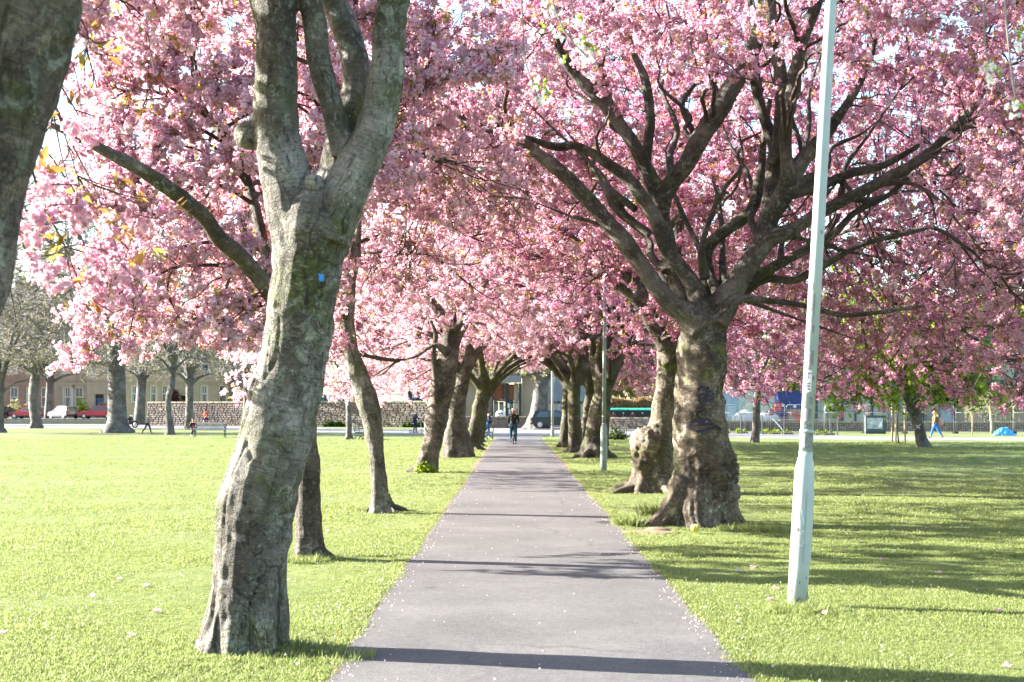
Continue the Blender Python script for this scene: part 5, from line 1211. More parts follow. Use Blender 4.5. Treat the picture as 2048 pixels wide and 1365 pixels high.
# --- entrance building at the end of the path
M['beige'] = simple('beige_render', (0.33, 0.27, 0.205), .9, .08, .8); M['navy'] = simple('dark_blue_frame', (0.018, 0.035, 0.055), .5, .15); M['fascia'] = simple('grey_fascia', (0.21, 0.22, 0.24), .6, .1)
M['rustpanel'] = simple('orange_brown_panel', (0.20, 0.06, 0.025), .6, .12); M['greyglass'] = m2 = simple('grey_green_glass', (0.12, 0.17, 0.16), .15, .4, .9, spec=.8); M['paleglass'] = simple('pale_glass', (0.42, 0.46, 0.42), .2, .25, 1.0, spec=.8)
ye = 138; s = ye / F
er = thing('entrance_building', 'low beige building with blue framed doors and rust panels beyond the path', 'building', (0, ye, 0))
def eb(name, a, b_, y0, y1, mat, d=.3, off=0.0):
    return MB().box((T_((a + b_) / 2), off, (Tz(y0) + Tz(y1)) / 2), ((b_ - a) * s - .004, d, abs(Tz(y0) - Tz(y1)))).build(name, mat, er)
eb('wall', 905, 985, 766, 858, M['beige'], .6, .3); eb('wall', 1028, 1037, 767, 858, M['beige'], .3, 0); eb('wall', 1044, 1098, 700, 858, M['beige'], .6, .3)
eb('column', 1037.2, 1043.8, 767, 858, M['navy'], .4, -.15); eb('column', 984, 987, 767, 858, M['navy'], .4, -.1)
eb('fascia', 815, 1043, 752, 766, M['fascia'], .8, -.3); eb('roof', 815, 1098, 748, 752, M['slate'], 12, 5.5); eb('upper_wall', 840, 1040, 690, 748, M['beige'], 8, 6)
eb('rust_panel', 987.5, 1005, 769, 799, M['rustpanel'], .15, .1); eb('rust_panel', 1018, 1027.5, 769, 799, M['rustpanel'], .15, .1); eb('rust_panel', 1006.5, 1010, 769, 799, M['rustpanel'], .15, .1)
eb('mullion', 1010.5, 1018, 767, 858, M['navy'], .2, .05); eb('transom', 987.5, 1027, 799.5, 803, M['navy'], .2, -.02); eb('mullion', 1004.8, 1006.6, 767, 803, M['navy'], .18, .0)
for a in (987.5, 998.5, 1018.3):
    d = eb('door', a, a + 9, 804, 858, M['navy'], .08, .1)
    MB().box((T_(a + 4.5), .03, (Tz(808) + Tz(852)) / 2), (7 * s, .05, abs(Tz(808) - Tz(852)))).build('pane', M['greyglass'], d)
for a, y0_, y1_ in ((1015, 807, 816), (1017, 820, 828)): eb('notice', a, a + 4, y0_, y1_, M['white'], .03, -.08)
eb('notice', 1031, 1036, 808, 818, M['paleglass'], .03, -.18)
for i in range(6): eb('railing_bar', 966 + i * 3.0, 966.6 + i * 3.0, 802, 838, M['black'], .04, -2.0)
eb('railing_bar', 964, 984, 800, 801.5, M['black'], .04, -2.0)
# dark framed window bay left of it
eb('recess', 815, 905, 766, 812, M['navy'], .3, .35)
for a, b_ in ((824, 832), (840, 846), (848, 853), (862, 880), (884, 900)): eb('pane', a, b_, 772, 797, M['paleglass'], .1, .12)
eb('transom', 815, 905, 797, 800, M['navy'], .12, .05); eb('plinth', 790, 905, 812, 858, M['beige'], .5, .3)
M['mesh_green'] = simple('teal_netting', (0.04, 0.20, 0.16), .7, .4, 9)
root = thing('netting_fence', 'teal green netting fence showing above the rubble wall', 'fence', (0, 152, 0)); s = 152 / F
for i in range(9): MB().box((T_(632 + i * 12), 0, 2.0), (11.6 * s, .04, 2.6)).build('netting_panel', M['mesh_green'], root); MB().tube([(T_(626 + i * 12), -.05, 0), (T_(626 + i * 12), -.05, 3.4)], .04, 6).build('post', M['black'], root)
mb = MB(); mb.box((0, 0, .3), (.9, .6, .6)).ell((0, 0, .62), (.46, .36, .5), 14); c = Vector(((1001 - CXP) * 129 / F, 129.5, .55))
w_ = thing('white_dome_cabinet', 'small white domed cabinet with dark slots just behind the low wall at the entrance', 'cabinet', (c.x, c.y, .0))
MB().box((0, 0, .55), (.95, .6, 1.1)).build('base', M['white'], w_); MB().ell((0, 0, 1.12), (.47, .32, .5), 14).build('dome', M['white'], w_); MB().box((0, -.33, 1.05), (.75, .05, .07)).box((-.16, -.33, 1.3), (.22, .05, .1)).box((.14, -.33, 1.3), (.2, .05, .1)).build('slot', M['black'], w_)
# glass block right of the entrance
s = 176 / F; gr = thing('glass_office', 'blue grey glass fronted office seen right of the concrete lamp post', 'building', (0, 176, 0)); M['blueglass'] = simple('blue_glass', (0.17, 0.26, 0.36), .12, .3, .5, spec=.8)
MB().box((T_(1140), 5, 8), (120 * s, 8, 16)).build('wall', M['beige'], gr)
for i in range(12):
    for z0, z1, mt in ((.3, 2.4, 'curtain'), (2.7, 8.5, 'blueglass'), (8.8, 14, 'blueglass')):
        MB().box((T_(1090 + i * 9), .7, (z0 + z1) / 2), (8 * s, .3, z1 - z0)).build('pane', M[mt], gr)
    MB().box((T_(1094.5 + i * 9), .6, 7.5), (.12, .4, 15)).build('mullion', M['fascia'], gr)
# ------------------------------------------------------------------ modern building and works on the right
def SX(px, Y): return (px - CXP) * Y / F
def SZ(py, Y): return CAMH - (py - HOR) * Y / F
ym = 122; mr = thing('modern_building', 'modern block with pale curtained glazing, slim columns and dark blue cladding on the right', 'building', (0, ym, 0))
M['palecurtain'] = simple('pale_green_curtain', (0.40, 0.42, 0.34), .6, .12, 2, co=(8, 1, .2)); M['cladding'] = simple('dark_blue_cladding', (0.03, 0.045, 0.075), .45, .25, 1); M['tanpanel'] = simple('tan_panel', (0.30, 0.23, 0.16), .7, .12, 1.5)
def mbx(name, a, b_, z0, z1, mat, y=0, d=.2, par=None): return MB().box(((SX(a, ym) + SX(b_, ym)) / 2, y, (z0 + z1) / 2), (SX(b_, ym) - SX(a, ym) - .01, d, z1 - z0)).build(name, M[mat], par or mr)
for i, (a, b_, k) in enumerate(((1604, 1632, 'greyglass'), (1634, 1655, 'palecurtain'), (1657, 1670, 'palecurtain'), (1672, 1684, 'greyglass'), (1686, 1709, 'palecurtain'), (1713, 1742, 'palecurtain'), (1746, 1778, 'palecurtain'), (1780, 1812, 'greyglass'),
                              (1852, 1880, 'greyglass'), (1882, 1908, 'blueglass'), (1912, 1940, 'tanpanel'), (1942, 1978, 'tanpanel'), (1980, 2022, 'tanpanel'), (2026, 2075, 'tanpanel'), (2078, 2130, 'palecurtain'))):
    mbx('pane', a, b_, .35, 3.05, k, .1, .08)
for a in (1633, 1656, 1671, 1685, 1711, 1744, 1779, 1813, 1850, 1881, 1910, 2024, 2076): mbx('column', a - 1.6, a + 1.6, 0, 3.1, 'cladding' if a % 3 else 'fascia', -.05, .3)
mbx('dark_doorway', 1815, 1849, 0, 3.05, 'cladding', .3, .1); mbx('transom', 1604, 2200, 1.5, 1.56, 'fascia', .02, .08)
mbx('fascia', 1600, 2200, 3.12, 3.6, 'cladding', -.3, .8); mbx('floor_slab', 1600, 2200, 0, .34, 'fascia', .3, .8)
for i in range(11): mbx('cladding_panel', 1602 + i * 54, 1654 + i * 54, 3.65, 6.6, 'cladding' if i > 3 else 'greyglass', .1, .2)
for i in range(11): mbx('upper_pane', 1606 + i * 54, 1650 + i * 54, 4.2, 5.9, 'greyglass', -.03, .06)
mbx('upper_wall', 1600, 2200, 6.65, 9.6, 'cladding', 1, 1.8); mbx('back_wall', 1602, 2198, .4, 3, 'cladding', 3, .2)
# wire site fence
M['galv'] = simple('galvanised_tube', (0.27, 0.30, 0.31), .4, .08, 3, metal=.3)
yf = 99.0
def site_panel(a, b_, label):
    x0, x1 = SX(a, yf), SX(b_, yf); H = 2.0; root = thing('site_fence_panel', label, 'fence', (x0, yf + random.uniform(-.05, .05), 0), 0, 'wire site fence panels'); w = x1 - x0
    MB().tube([(.04, 0, .02), (.04, 0, H - .15), (.16, 0, H), (w - .16, 0, H), (w - .04, 0, H - .15), (w - .04, 0, .02)], .023, 6).build('frame', M['galv'], root)
    MB().tube([(.04, 0, .1), (w - .04, 0, .1)], .02, 6).tube([(.04, 0, 1.45), (w - .04, 0, 1.45)], .026, 6).build('rail', M['galv'], root)
    mb = MB()
    for i in range(1, int(w / .16)): mb.tube([(i * .16, 0, .1), (i * .16, 0, H)], .004, 3, cap=False)
    for k in range(1, 9): mb.tube([(.04, .006, k * .22), (w - .04, .006, k * .22)], .004, 3, cap=False)
    mb.build('wire_mesh', M['galv'], root)['kind'] = 'stuff'
    MB().box((.0, 0, .06), (.28, .6, .13)).build('foot', M['black'], root)
for a, b_, lab in ((1446, 1490, 'wire site fence panel at the end nearest the cherry with the drawn face'), (1491, 1570, 'wire site fence panel in front of the straight slim trunk'), (1571, 1648, 'wire site fence panel in front of the blue skip'), (1649, 1728, 'wire site fence panel just left of the grey cabinet'), (1729, 1808, 'wire site fence panel behind the grey cabinet'),
                (1809, 1909, 'wire site fence panel behind the walking woman'), (1910, 2026, 'wire site fence panel behind the small weeping tree'), (2027, 2140, 'wire site fence panel in front of the bike hoops at the right edge')): site_panel(a, b_, lab)
# black railings
def railings(label, A, B, H, step, parent=None):
    A, B = Vector(A), Vector(B); L = (B - A).length; root = thing('iron_railings', label, 'railings', (A.x, A.y, 0), math.atan2(B.y - A.y, B.x - A.x))
    bar = MB().tube([(0, 0, .05), (0, 0, H - .05), (0, 0, H)], [.014, .014, .003], 5).mesh('bar', M['black']); post = MB().box((0, 0, H / 2 + .06), (.06, .06, H + .12)).mesh('post', M['black'])
    n = int(L / step)
    for i in range(min(n, 260)):
        if i % 12 == 0: link('post', post, root, loc=(i * step, 0, 0))
        else: link('bar', bar, root, loc=(i * step, 0, 0))
    link('post', post, root, loc=(L, 0, 0))
    for z in (.14, H - .14): MB().box((L / 2, 0, z), (L, .04, .03)).build('rail', M['black'], root)
    return root
railings('low black iron railings in front of the wheelie bins', (SX(1130, 106), 106, 0), (SX(1325, 101), 101, 0), 1.05, .15)
railings('black iron railings running past the straight slim trunk to a thick end post', (SX(1440, 98), 98, 0), (SX(1675, 91), 91, 0), 1.15, .15)
# wheelie bins with green lids
M['binblack'] = simple('black_bin_plastic', (0.018, 0.02, 0.022), .5, .2); M['lid'] = simple('green_bin_lid', (0.03, 0.33, 0.20), .5, .1); M['redpaint'] = simple('red_stencil', (0.55, 0.10, 0.08), .6, .05)
yb = 126
for i, (px, t, lab) in enumerate(((1226, '07', 'communal wheelie bin stencilled 07, leftmost of the green lidded row'), (1246, '1', 'green lidded wheelie bin second from the left, with a single stroke stencilled'), (1264, '22', 'green lidded wheelie bin stencilled 22 in the middle of the row'), (1284, '', 'green lidded wheelie bin without a number behind the thin lamp post'), (1304, '2', 'green lidded wheelie bin stencilled 2 near the burred cherry'), (1323, '', 'last green lidded wheelie bin, partly behind the burred cherry'))):
    x = SX(px, yb); root = thing('wheelie_bin', lab, 'bin', (x, yb, .35), 0, 'green lidded communal bins')
    MB().box((0, 0, .72), (.82, .8, 1.05), taper=1.08).build('body', M['binblack'], root)
    MB().prism([(-.48, 1.24), (-.46, 1.32), (0, 1.46), (.46, 1.42), (.48, 1.24)], 'x', -.46, .46).build('lid', M['lid'], root)
    for sx in (-.3, .3): MB().tube([(sx - .03, -.3, .1), (sx + .03, -.3, .1)], .09, 10).build('wheel', M['black'], root)
    if t: text('stencil', t, M['redpaint'], root, (0, -.46, .62), (R(90), 0, 0), .42)
    MB().box((0, -.47, 1.0), (.12, .02, .08)).build('label_plate', M['white'], root)
mb = MB(); 
tag(MB().box((0, 0, .17), (12, 1.6, .34)).build('bin_plinth', M['mortar'], loc=(SX(1272, 126), 126, 0)), 'low plinth the green lidded bins stand on', 'plinth')
c0 = Vector((SX(1275, 130), 130.5, 0)); n = 5200; q = rng.uniform(-1, 1, (n, 3)); q[:, 0] *= 3.0 * 1.0; q[:, 1] *= .8; q[:, 2] = 1.1 + (q[:, 2] * .5 + .5) * (1.55 + .12 * np.sin(q[:, 0] * 2))
hr = thing('beech_hedge', 'clipped tan leaved hedge behind the green lidded bins', 'hedge', c0)
MB().box((0, 0, 1.2), (5.7, 1.2, 2.4), jit=.1).build('inner_branches', M['twig'], hr); scatter('leaves', 'tan', q * np.array([.95, 1, 1]), rng.uniform(1.1, 2.0, n), hr)
# utility cabinet with grey sprayed picture
M['cab'] = simple('slate_cabinet', (0.06, 0.08, 0.085), .6, .25, 4); M['graf'] = simple('pale_spray_picture', (0.36, 0.42, 0.44), .7, .5, 2.5)
yc = 97.5; ur = thing('utility_cabinet', 'dark grey street cabinet with a pale sprayed picture on its front', 'cabinet', (SX(1750, yc), yc, 0))
w = 40 * yc / F; MB().box((0, 0, .6), (w, .45, 1.2)).build('body', M['cab'], ur); MB().box((0, 0, 1.23), (w + .06, .5, .06)).build('lid', M['cab'], ur)
MB().box((-.06, -.24, .72), (w * .78, .02, .75)).build('picture', M['graf'], ur); MB().add([(.12, -.256, .45), (.42, -.256, .5), (.38, -.256, .95)], [(0, 1, 2)]).build('pale_triangle', M['white'], ur); MB().box((0, -.01, .12), (w + .02, .45, .05)).build('plinth', M['black'], ur)
# staked sapling
M['stake'] = simple('timber_stake', (0.36, 0.27, 0.17), .8, .15, 6); M['galvmesh'] = M['galv']
b = G(1795, 887); sp = thing('staked_sapling', 'young sapling held between pale timber stakes left of the leaning lime tree', 'tree', b)
for dx, dy in ((-.27, 0), (.38, .05), (.02, .4)): MB().tube([(dx, dy, 0), (dx, dy, 2.2)], .045, 8).build('stake', M['stake'], sp)
MB().tube([(-.27, 0, 1.75), (0, 0, 1.72), (.38, .05, 1.75)], .018, 5).build('tie', M['black'], sp)
MB().tube([(.06, 0, 0), (.0, 0, .5), (.02, 0, 1.5), (-.05, 0, 2.6), (.0, 0, 4.2)], [.04, .035, .03, .025, .01], 8).build('trunk', M['twig'], sp)
mb = MB(); pts = []
for i in range(26):
    z = random.uniform(2.2, 4.2); a = random.uniform(0, 6.28); l = random.uniform(.5, 1.2); p1 = Vector((math.cos(a) * l, math.sin(a) * l, z + l * .5)); mb.tube([(0, 0, z), tuple(p1 * .5 + Vector((0, 0, z * .5))), tuple(p1)], [.012, .008, .004], 4); pts += [tuple(p1 * t + Vector((0, 0, z * (1 - t)))) for t in (.5, .7, .9, 1)]
mb.build('twigs', M['twig'], sp)['kind'] = 'stuff'; scatter('leaves', 'green', pts, .8, sp)
# small weeping tree
b = Vector((SX(1984, 92), 92, 0)); wt = thing('weeping_tree', 'small weeping tree with pale yellow hanging foliage beside the blue tarpaulin', 'tree', b)
MB().tube([(0, 0, 0), (-.03, 0, .8), (-.12, 0, 1.7), (-.1, 0, 2.1)], [.11, .09, .08, .05], 8).build('trunk', M['stake'], wt); MB().tube([(-1.25, .1, 0), (-1.25, .1, 1.3)], .03, 6).build('stake', M['stake'], wt)
mb = MB(); pts = []
for i in range(70):
    a = random.uniform(0, 6.28); l = random.uniform(.6, 1.9); z1 = random.uniform(2.2, 2.9); z2 = random.uniform(.9, 1.7); q = [(-.1, 0, 1.9), (math.cos(a) * l * .5 - .1, math.sin(a) * l * .5, z1), (math.cos(a) * l * .9 - .1, math.sin(a) * l * .9, z1 - .25), (math.cos(a) * l - .1, math.sin(a) * l, z2)]
    p_, r_ = spline([(Vector(v), .008) for v in q], .15); mb.tube(p_, .007, 3); pts += [tuple(v + rng.normal(0, .04, 3)) for v in p_[len(p_) // 3:]]
mb.build('twigs', M['twig_elm'], wt)['kind'] = 'stuff'
C_['willow'] = tcoll('willow_sprig', [leaves_mesh(7, .09, .22, leaf_mat('pale_yellow_leaves', (.34, .36, .08), (.42, .42, .12), (.38, .34, .10), .4, .5), 'willow_sprig') for _ in range(3)])
scatter('leaves', 'willow', pts, .75, wt)
# blue tarpaulin, bike hoops, concrete kerb blocks
M['tarp'] = simple('blue_tarpaulin', (0.05, 0.33, 0.62), .4, .25, 5); mb = MB(); nx, ny = 14, 8; vs = []
for j in range(ny):
    for i in range(nx):
        u, v = i / (nx - 1), j / (ny - 1); h = .5 * math.sin(PI * u) * math.sin(PI * v) ** .7 * (.7 + .6 * random.random()) + .02; vs.append(((u - .5) * 1.5 + random.uniform(-.05, .05), (v - .5) * .8 + random.uniform(-.05, .05), h))
mb.add(vs, [(j * nx + i, j * nx + i + 1, (j + 1) * nx + i + 1, (j + 1) * nx + i) for j in range(ny - 1) for i in range(nx - 1)]); tag(mb.build('tarpaulin', M['tarp'], loc=(SX(2014, 90), 90.5, 0)), 'crumpled bright blue tarpaulin lying on the grass by the small weeping tree', 'tarpaulin')
for px, sd_ in ((1989, 'left'), (1999, 'middle'), (2006, 'right')):
    tag(MB().tube([(0, 0, 0), (0, 0, 1.0), (.1, .1, 1.35), (.25, .3, 1.4), (.38, .5, 1.3), (.42, .6, 1.0), (.42, .6, 0)], .05, 8).build('bike_hoop', M['cab'], loc=(SX(px, 110), 113.5, 0)), 'dark bike hoop behind the wire fence at the far right, %s one of three' % sd_, 'bike rack', 'bike hoops')
# blue skip hopper and building materials
M['skip'] = simple('deep_blue_steel', (0.012, 0.035, 0.17), .45, .2, 3); ys_ = 117.0; x0 = SX(1582, ys_); sk = thing('blue_skip', 'deep blue steel hopper on angled legs behind the wire fence', 'skip', (x0, ys_, .3))
MB().prism([(-1.25, 2.85), (1.5, 2.95), (1.5, 1.2), (1.3, .9), (-1.05, .9), (-1.2, 2.0)], 'y', -.9, .9).build('body', M['skip'], sk)
for sx in (-.62, .95): MB().prism([(sx - .16, 0), (sx + .16, 0), (sx + .35, 1.0), (sx - .3, 1.0)], 'y', -.8, .8).build('leg', M['skip'], sk)
MB().box((0, -.93, 1.95), (2.6, .08, .1)).box((0, -.93, 2.8), (2.7, .1, .12)).box((-.55, -.94, 1.4), (.1, .06, 1.0)).box((.5, -.94, 1.4), (.1, .06, 1.0)).build('rib', M['skip'], sk)
MB().box((-.85, -.96, 1.72), (.26, .03, .22)).box((.12, -.96, 1.62), (.2, .03, .2)).build('label_plate', M['white'], sk)
M['bag'] = simple('white_bulk_bag', (0.62, 0.62, 0.60), .8, .15, 3, bmp=.5); M['plastic'] = simple('clear_sheeting', (0.50, 0.56, 0.60), .3, .3, 5)
for px, w, h, lab in ((1478, 1.1, 1.0, 'white bulk bag of building material left of the straight slim trunk'), (1490, 1.3, 1.3, 'tall white bulk bag directly left of the straight slim trunk'), (1528, 1.5, 1.1, 'wide white bulk bag just right of the straight slim trunk'), (1541, 1.1, 1.25, 'white wrapped pallet left of the blue skip')):
    y = 116; mb = MB(); mb.ell((0, 0, h * .5), (w / 2, .5, h * .52), 14); mb.box((0, 0, h * .42), (w * .9, .8, h * .75), jit=.07); tag(mb.build('bulk_bag', M['bag'], loc=(SX(px, y), y, .35)), lab, 'bag', 'bulk bags behind the fence')
st = thing('timber_stack', 'stack of pale planks on bearers behind the railings under the blue skip', 'timber', (SX(1586, 115), 114.8, .3))
pl = MB().box((0, 0, 0), (2.2, .2, .07)).mesh('plank', M['beige'])
for k in range(5):
    for j in range(3): link('plank', pl, st, loc=(random.uniform(-.05, .05), j * .22, .18 + k * .09), rot=(0, 0, random.uniform(-.02, .02)))
M['orange'] = simple('orange_plastic', (0.75, 0.10, 0.015), .5, .1)
tag(MB().prism([(-.3, 0), (.3, 0), (.12, .5), (-.2, .55)], 'y', -.2, .2).build('barrier_board', M['orange'], loc=(SX(1543, 118), 115.2, 1.6)), 'small orange board on top of the white bags by the blue skip', 'board')
br = thing('notice_board', 'faded crate with an orange red panel under the blue skip', 'crate', (SX(1598, 114), 114.2, .3)); MB().box((0, 0, .7), (1.7, .06, 1.4)).build('panel', M['tanpanel'], br); MB().box((.1, -.04, .7), (.8, .03, .7)).build('red_panel', M['redpaint'], br)
M['cabin'] = simple('pale_blue_cabin', (0.30, 0.40, 0.47), .5, .1, 1); cb = thing('site_cabin', 'pale blue site cabin beside the trunk with the drawn face', 'cabin', (SX(1458, 124), 124, 0)); MB().box((0, 1, 1.6), (1.7, 2.2, 3.2)).build('body', M['cabin'], cb); MB().box((.2, -.12, 1.5), (.7, .04, .9)).build('window', M['plastic'], cb)
cb = thing('site_cabin', 'long white site cabin seen between the slim trunk and the blue skip', 'cabin', (SX(1510, 135), 135, 0)); MB().box((0, 1, 1.9), (4.4, 2.4, 3.8)).build('body', M['bag'], cb)
for i in range(3): MB().box((-1.4 + i * 1.4, -.25, 2.3), (.8, .04, 1.0)).build('window', M['plastic'], cb)
M['pipe'] = simple('blue_grey_pipe', (0.1, 0.15, 0.2), .5, .1); c = G(1545, 862)
tag(MB().tube([(SX(1545, 104), 104, 1.0), (SX(1560, 102), 102, .45), (SX(1573, 99), 99.6, .03)], .035, 8).build('pipe', M['pipe']), 'blue grey pipe slanting down to the ground behind the railings', 'pipe')
# verge plants along the railings
for i, px in enumerate((1450, 1480, 1530, 1550, 1575, 1640, 1655)):
    y = 100 - (px - 1440) * .035; weeds('verge_weeds', 'low weeds at the foot of the black railings on the right', Vector((SX(px, y), y, 0)), .55, .3, .3, 46, 'green', 'weeds', 1.6, 'weeds under the railings')
for i, (px, key, s_, lab) in enumerate(((30, 'bud', 1.6, 'pale green garden shrub above the red hatchback'), (53, 'tan', 1.2, 'orange tinted garden shrub right of the pale green one'), (164, 'green', 1.6, 'bright yellow green garden shrub between silver car and red estate car'), (205, 'tan', 1.3, 'tan garden shrub under the blue front door'))):
    weeds('garden_shrub', lab, Vector((SX(px, 184), 184, .58)), s_ * .65, s_ * .5, s_ * 1.7, 170, key, 'shrub', 2.8)
weeds('garden_shrub', 'light leafed shrub leaning over the rubble wall by the dark window bay', Vector((SX(815, 142), 141, 1.2)), 1.3, .6, 2.3, 150, 'green', 'shrub', 1.6)
for px in (652, 668, 820, 845, 870): weeds('wall_weeds', 'low weeds growing along the foot of the rubble wall', Vector((SX(px, 133), 133 if px > 700 else 136, 0)), .9, .25, .7, 70, 'darkgreen', 'weeds', 2.0, 'weeds along the rubble wall')

# ------------------------------------------------------------------ cars
M['tyre'] = simple('tyre_rubber', (0.02, 0.02, 0.02), .8, .1); M['rim'] = simple('alloy_rim', (0.45, 0.45, 0.46), .35, .1, metal=.6); M['carglass'] = simple('car_glass', (0.05, 0.08, 0.08), .06, .2, spec=.9)
M['tail'] = simple('tail_light_red', (0.45, 0.02, 0.03), .3, .1); M['plate'] = simple('yellow_number_plate', (0.65, 0.48, 0.05), .5, .05); M['trim'] = simple('black_trim', (0.02, 0.02, 0.02), .5, .1); M['headlamp'] = simple('headlamp', (0.6, 0.62, 0.64), .1, .1)
def paint(n, c): 
    if n not in M:
        M[n] = simple(n, c, .28, .05, 2, spec=.6)
    return M[n]
def car(label, loc, rz, L, W, H, col, style='hatch', mat=None):
    root = thing('parked_car', label, 'car', loc, rz, 'parked cars'); mt = mat; wr = .31
    hb = H * .58
    prof = {'hatch': [(-L / 2, .32), (-L / 2, .62), (-L / 2 + .1, hb), (-L / 2 + .35, hb + .06), (L / 2 - 1.1, hb + .02), (L / 2 - .25, hb - .16), (L / 2, .55), (L / 2, .3)],
            'suv': [(-L / 2, .34), (-L / 2, .8), (-L / 2 + .08, hb + .02), (L / 2 - 1.2, hb + .02), (L / 2 - .2, hb - .12), (L / 2, .6), (L / 2, .32)]}[style]
    roof = {'hatch': [(-L / 2 + .12, hb), (-L / 2 + .5, H - .05), (-L / 2 + .9, H), (L / 2 - 2.0, H - .02), (L / 2 - 1.15, hb)], 'suv': [(-L / 2 + .1, hb), (-L / 2 + .35, H - .04), (-L / 2 + .8, H), (L / 2 - 2.0, H - .02), (L / 2 - 1.2, hb)]}[style]
    mb = MB(); n = len(prof)
    vs = []
    for (yy, s, zs) in ((-W / 2, 1, 0), (-W / 2 + .08, 1.0, .04), (W / 2 - .08, 1.0, .04), (W / 2, 1, 0)):
        vs += [(x * (.985 if zs == 0 else 1), yy, z + (zs if z > .5 else 0)) for x, z in prof]
    fs = [tuple(range(n)), tuple(range(3 * n, 4 * n))[::-1]] + [(k * n + i, (k + 1) * n + i, (k + 1) * n + (i + 1) % n, k * n + (i + 1) % n) for k in range(3) for i in range(n)]
    mb.add(vs, fs)
    n2 = len(roof); wi = .16; vs = []
    for x, z in roof: vs += [(x, (-1) * (W / 2 - .06 - wi * (z - hb) / (H - hb)), z), (x, (W / 2 - .06 - wi * (z - hb) / (H - hb)), z)]
    mb.add(vs, [(2 * i, 2 * i + 1, 2 * i + 3, 2 * i + 2) for i in range(n2 - 1)] + [tuple(range(0, 2 * n2, 2)), tuple(range(1, 2 * n2, 2))[::-1]])
    mb.build('body', mt, root)
    cxr = [x for x, z in roof]
    for s in (-1, 1):
        def sp(x, z): return (x, s * (W / 2 - .06 - wi * (z - hb) / (H - hb) + .012), z)
        a, b_ = roof[0], roof[-1]; zt = H - .1; zb = hb + .05
        cuts = [(-L / 2 + .42, -L / 2 + .62, -.42 - .25, -.42 - .25), (-.6, -.6, L / 2 - 2.15, L / 2 - 1.42)]
        g1 = MB().add([sp(-L / 2 + .38, zb), sp(-.72, zb), sp(-.72, zt), sp(-L / 2 + .72, zt)], [(0, 1, 2, 3)]).build('side_window', M['carglass'], root)
        g2 = MB().add([sp(-.64, zb), sp(L / 2 - 1.42, zb), sp(L / 2 - 2.05, zt), sp(-.64, zt)], [(0, 1, 2, 3)]).build('side_window', M['carglass'], root)
        MB().box((L / 2 - 1.45, s * (W / 2 + .06), hb + .08), (.16, .14, .11)).build('wing_mirror', mt, root)
        MB().box((L / 2 - .06, s * (W / 2 - .26), .62), (.2, .3, .14)).build('headlight', M['headlamp'], root)
        MB().box((-L / 2 + .03, s * (W / 2 - .16), hb - .1), (.12, .22, .26)).build('tail_light', M['tail'], root)
        MB().box((-.64, s * (W / 2 + .0), hb - .35), (.012, .015, .5)).box((.25, s * (W / 2 + .0), hb - .35), (.012, .015, .5)).build('door_gap', M['trim'], root)
    fr0, fr1 = roof[-1], roof[-2]
    MB().add([(fr0[0] + .012, -W / 2 + .14, fr0[1] + .04), (fr0[0] + .012, W / 2 - .14, fr0[1] + .04), (fr1[0] + .05, W / 2 - .28, fr1[1] - .03), (fr1[0] + .05, -W / 2 + .28, fr1[1] - .03)], [(0, 1, 2, 3)]).build('windscreen', M['carglass'], root)
    r0, r1 = roof[0], roof[1]
    MB().add([(r0[0] - .0, -W / 2 + .16, r0[1] + .06), (r0[0] - .0, W / 2 - .16, r0[1] + .06), (r1[0] - .06, W / 2 - .28, r1[1] - .02), (r1[0] - .06, -W / 2 + .28, r1[1] - .02)], [(0, 3, 2, 1)]).build('rear_window', M['carglass'], root)
    MB().box((-L / 2 - .012, 0, .68), (.02, .52, .12)).build('number_plate', M['plate'], root)
    MB().box((-L / 2, 0, .38), (.1, W - .1, .2)).box((L / 2, 0, .38), (.1, W - .1, .2)).box((0, -W / 2, .3), (L - 1.9, .03, .14)).box((0, W / 2, .3), (L - 1.9, .03, .14)).build('bumper', M['trim'], root)
    for x in (-L / 2 + .72, L / 2 - .78):
        for s in (-1, 1):
            y0 = s * (W / 2 - .12)
            wl = MB().tube([(x, y0 - .1, wr), (x, y0 + .1 + (.02 * s), wr)], wr, 18).build('wheel', M['tyre'], root)
            MB().tube([(x, y0 + s * .1, wr), (x, y0 + s * .135, wr)], wr * .66, 14).build('rim', M['rim'], wl)
            MB().tube([(x, y0 + s * .07, wr + .02), (x, y0 + s * .118, wr + .02)], wr + .07, 18).build('wheel_arch', M['trim'], root)
    return root
Yc = 171
def cx(px): return SX(px, Yc)
car('dark parked car at the left edge seen from behind with a yellow number plate', (cx(4), Yc + 1, 0), R(82), 4.2, 1.75, 1.45, 0, 'hatch', paint('near_black_paint', (0.012, 0.014, 0.02)))
car('small bright red hatchback with a pale roof, parked by the dark car at the left', (cx(52), Yc, 0), R(168), 3.7, 1.65, 1.42, 0, 'hatch', paint('red_paint', (0.42, 0.015, 0.035)))
car('silver grey parked car seen at an angle from behind with red tail lights', (cx(124), Yc + .5, 0), R(138), 4.3, 1.78, 1.5, 0, 'suv', paint('silver_paint', (0.16, 0.18, 0.22)))
car('red parked estate car beside the massive grey elm', (cx(195), Yc, 0), R(180), 4.3, 1.75, 1.55, 0, 'suv', paint('red_paint', (0.42, 0.015, 0.035)))
car('dark green parked car half hidden behind the concrete lamp post', (SX(1114, 118), 118.5, 0), R(0), 4.3, 1.8, 1.5, 0, 'suv', paint('dark_green_paint', (0.008, 0.022, 0.024)))
for o in [o for o in scene.objects if o.get('category') == 'car']:
    o.location.z = .12 if 'dark green' in o['label'] else .6
tag(MB().box((0, 0, .06), (4.0, 2.0, .11)).build('parking_pad', M['kerbstone'], loc=(SX(1114, 118), 118.5, 0)), kind='structure')
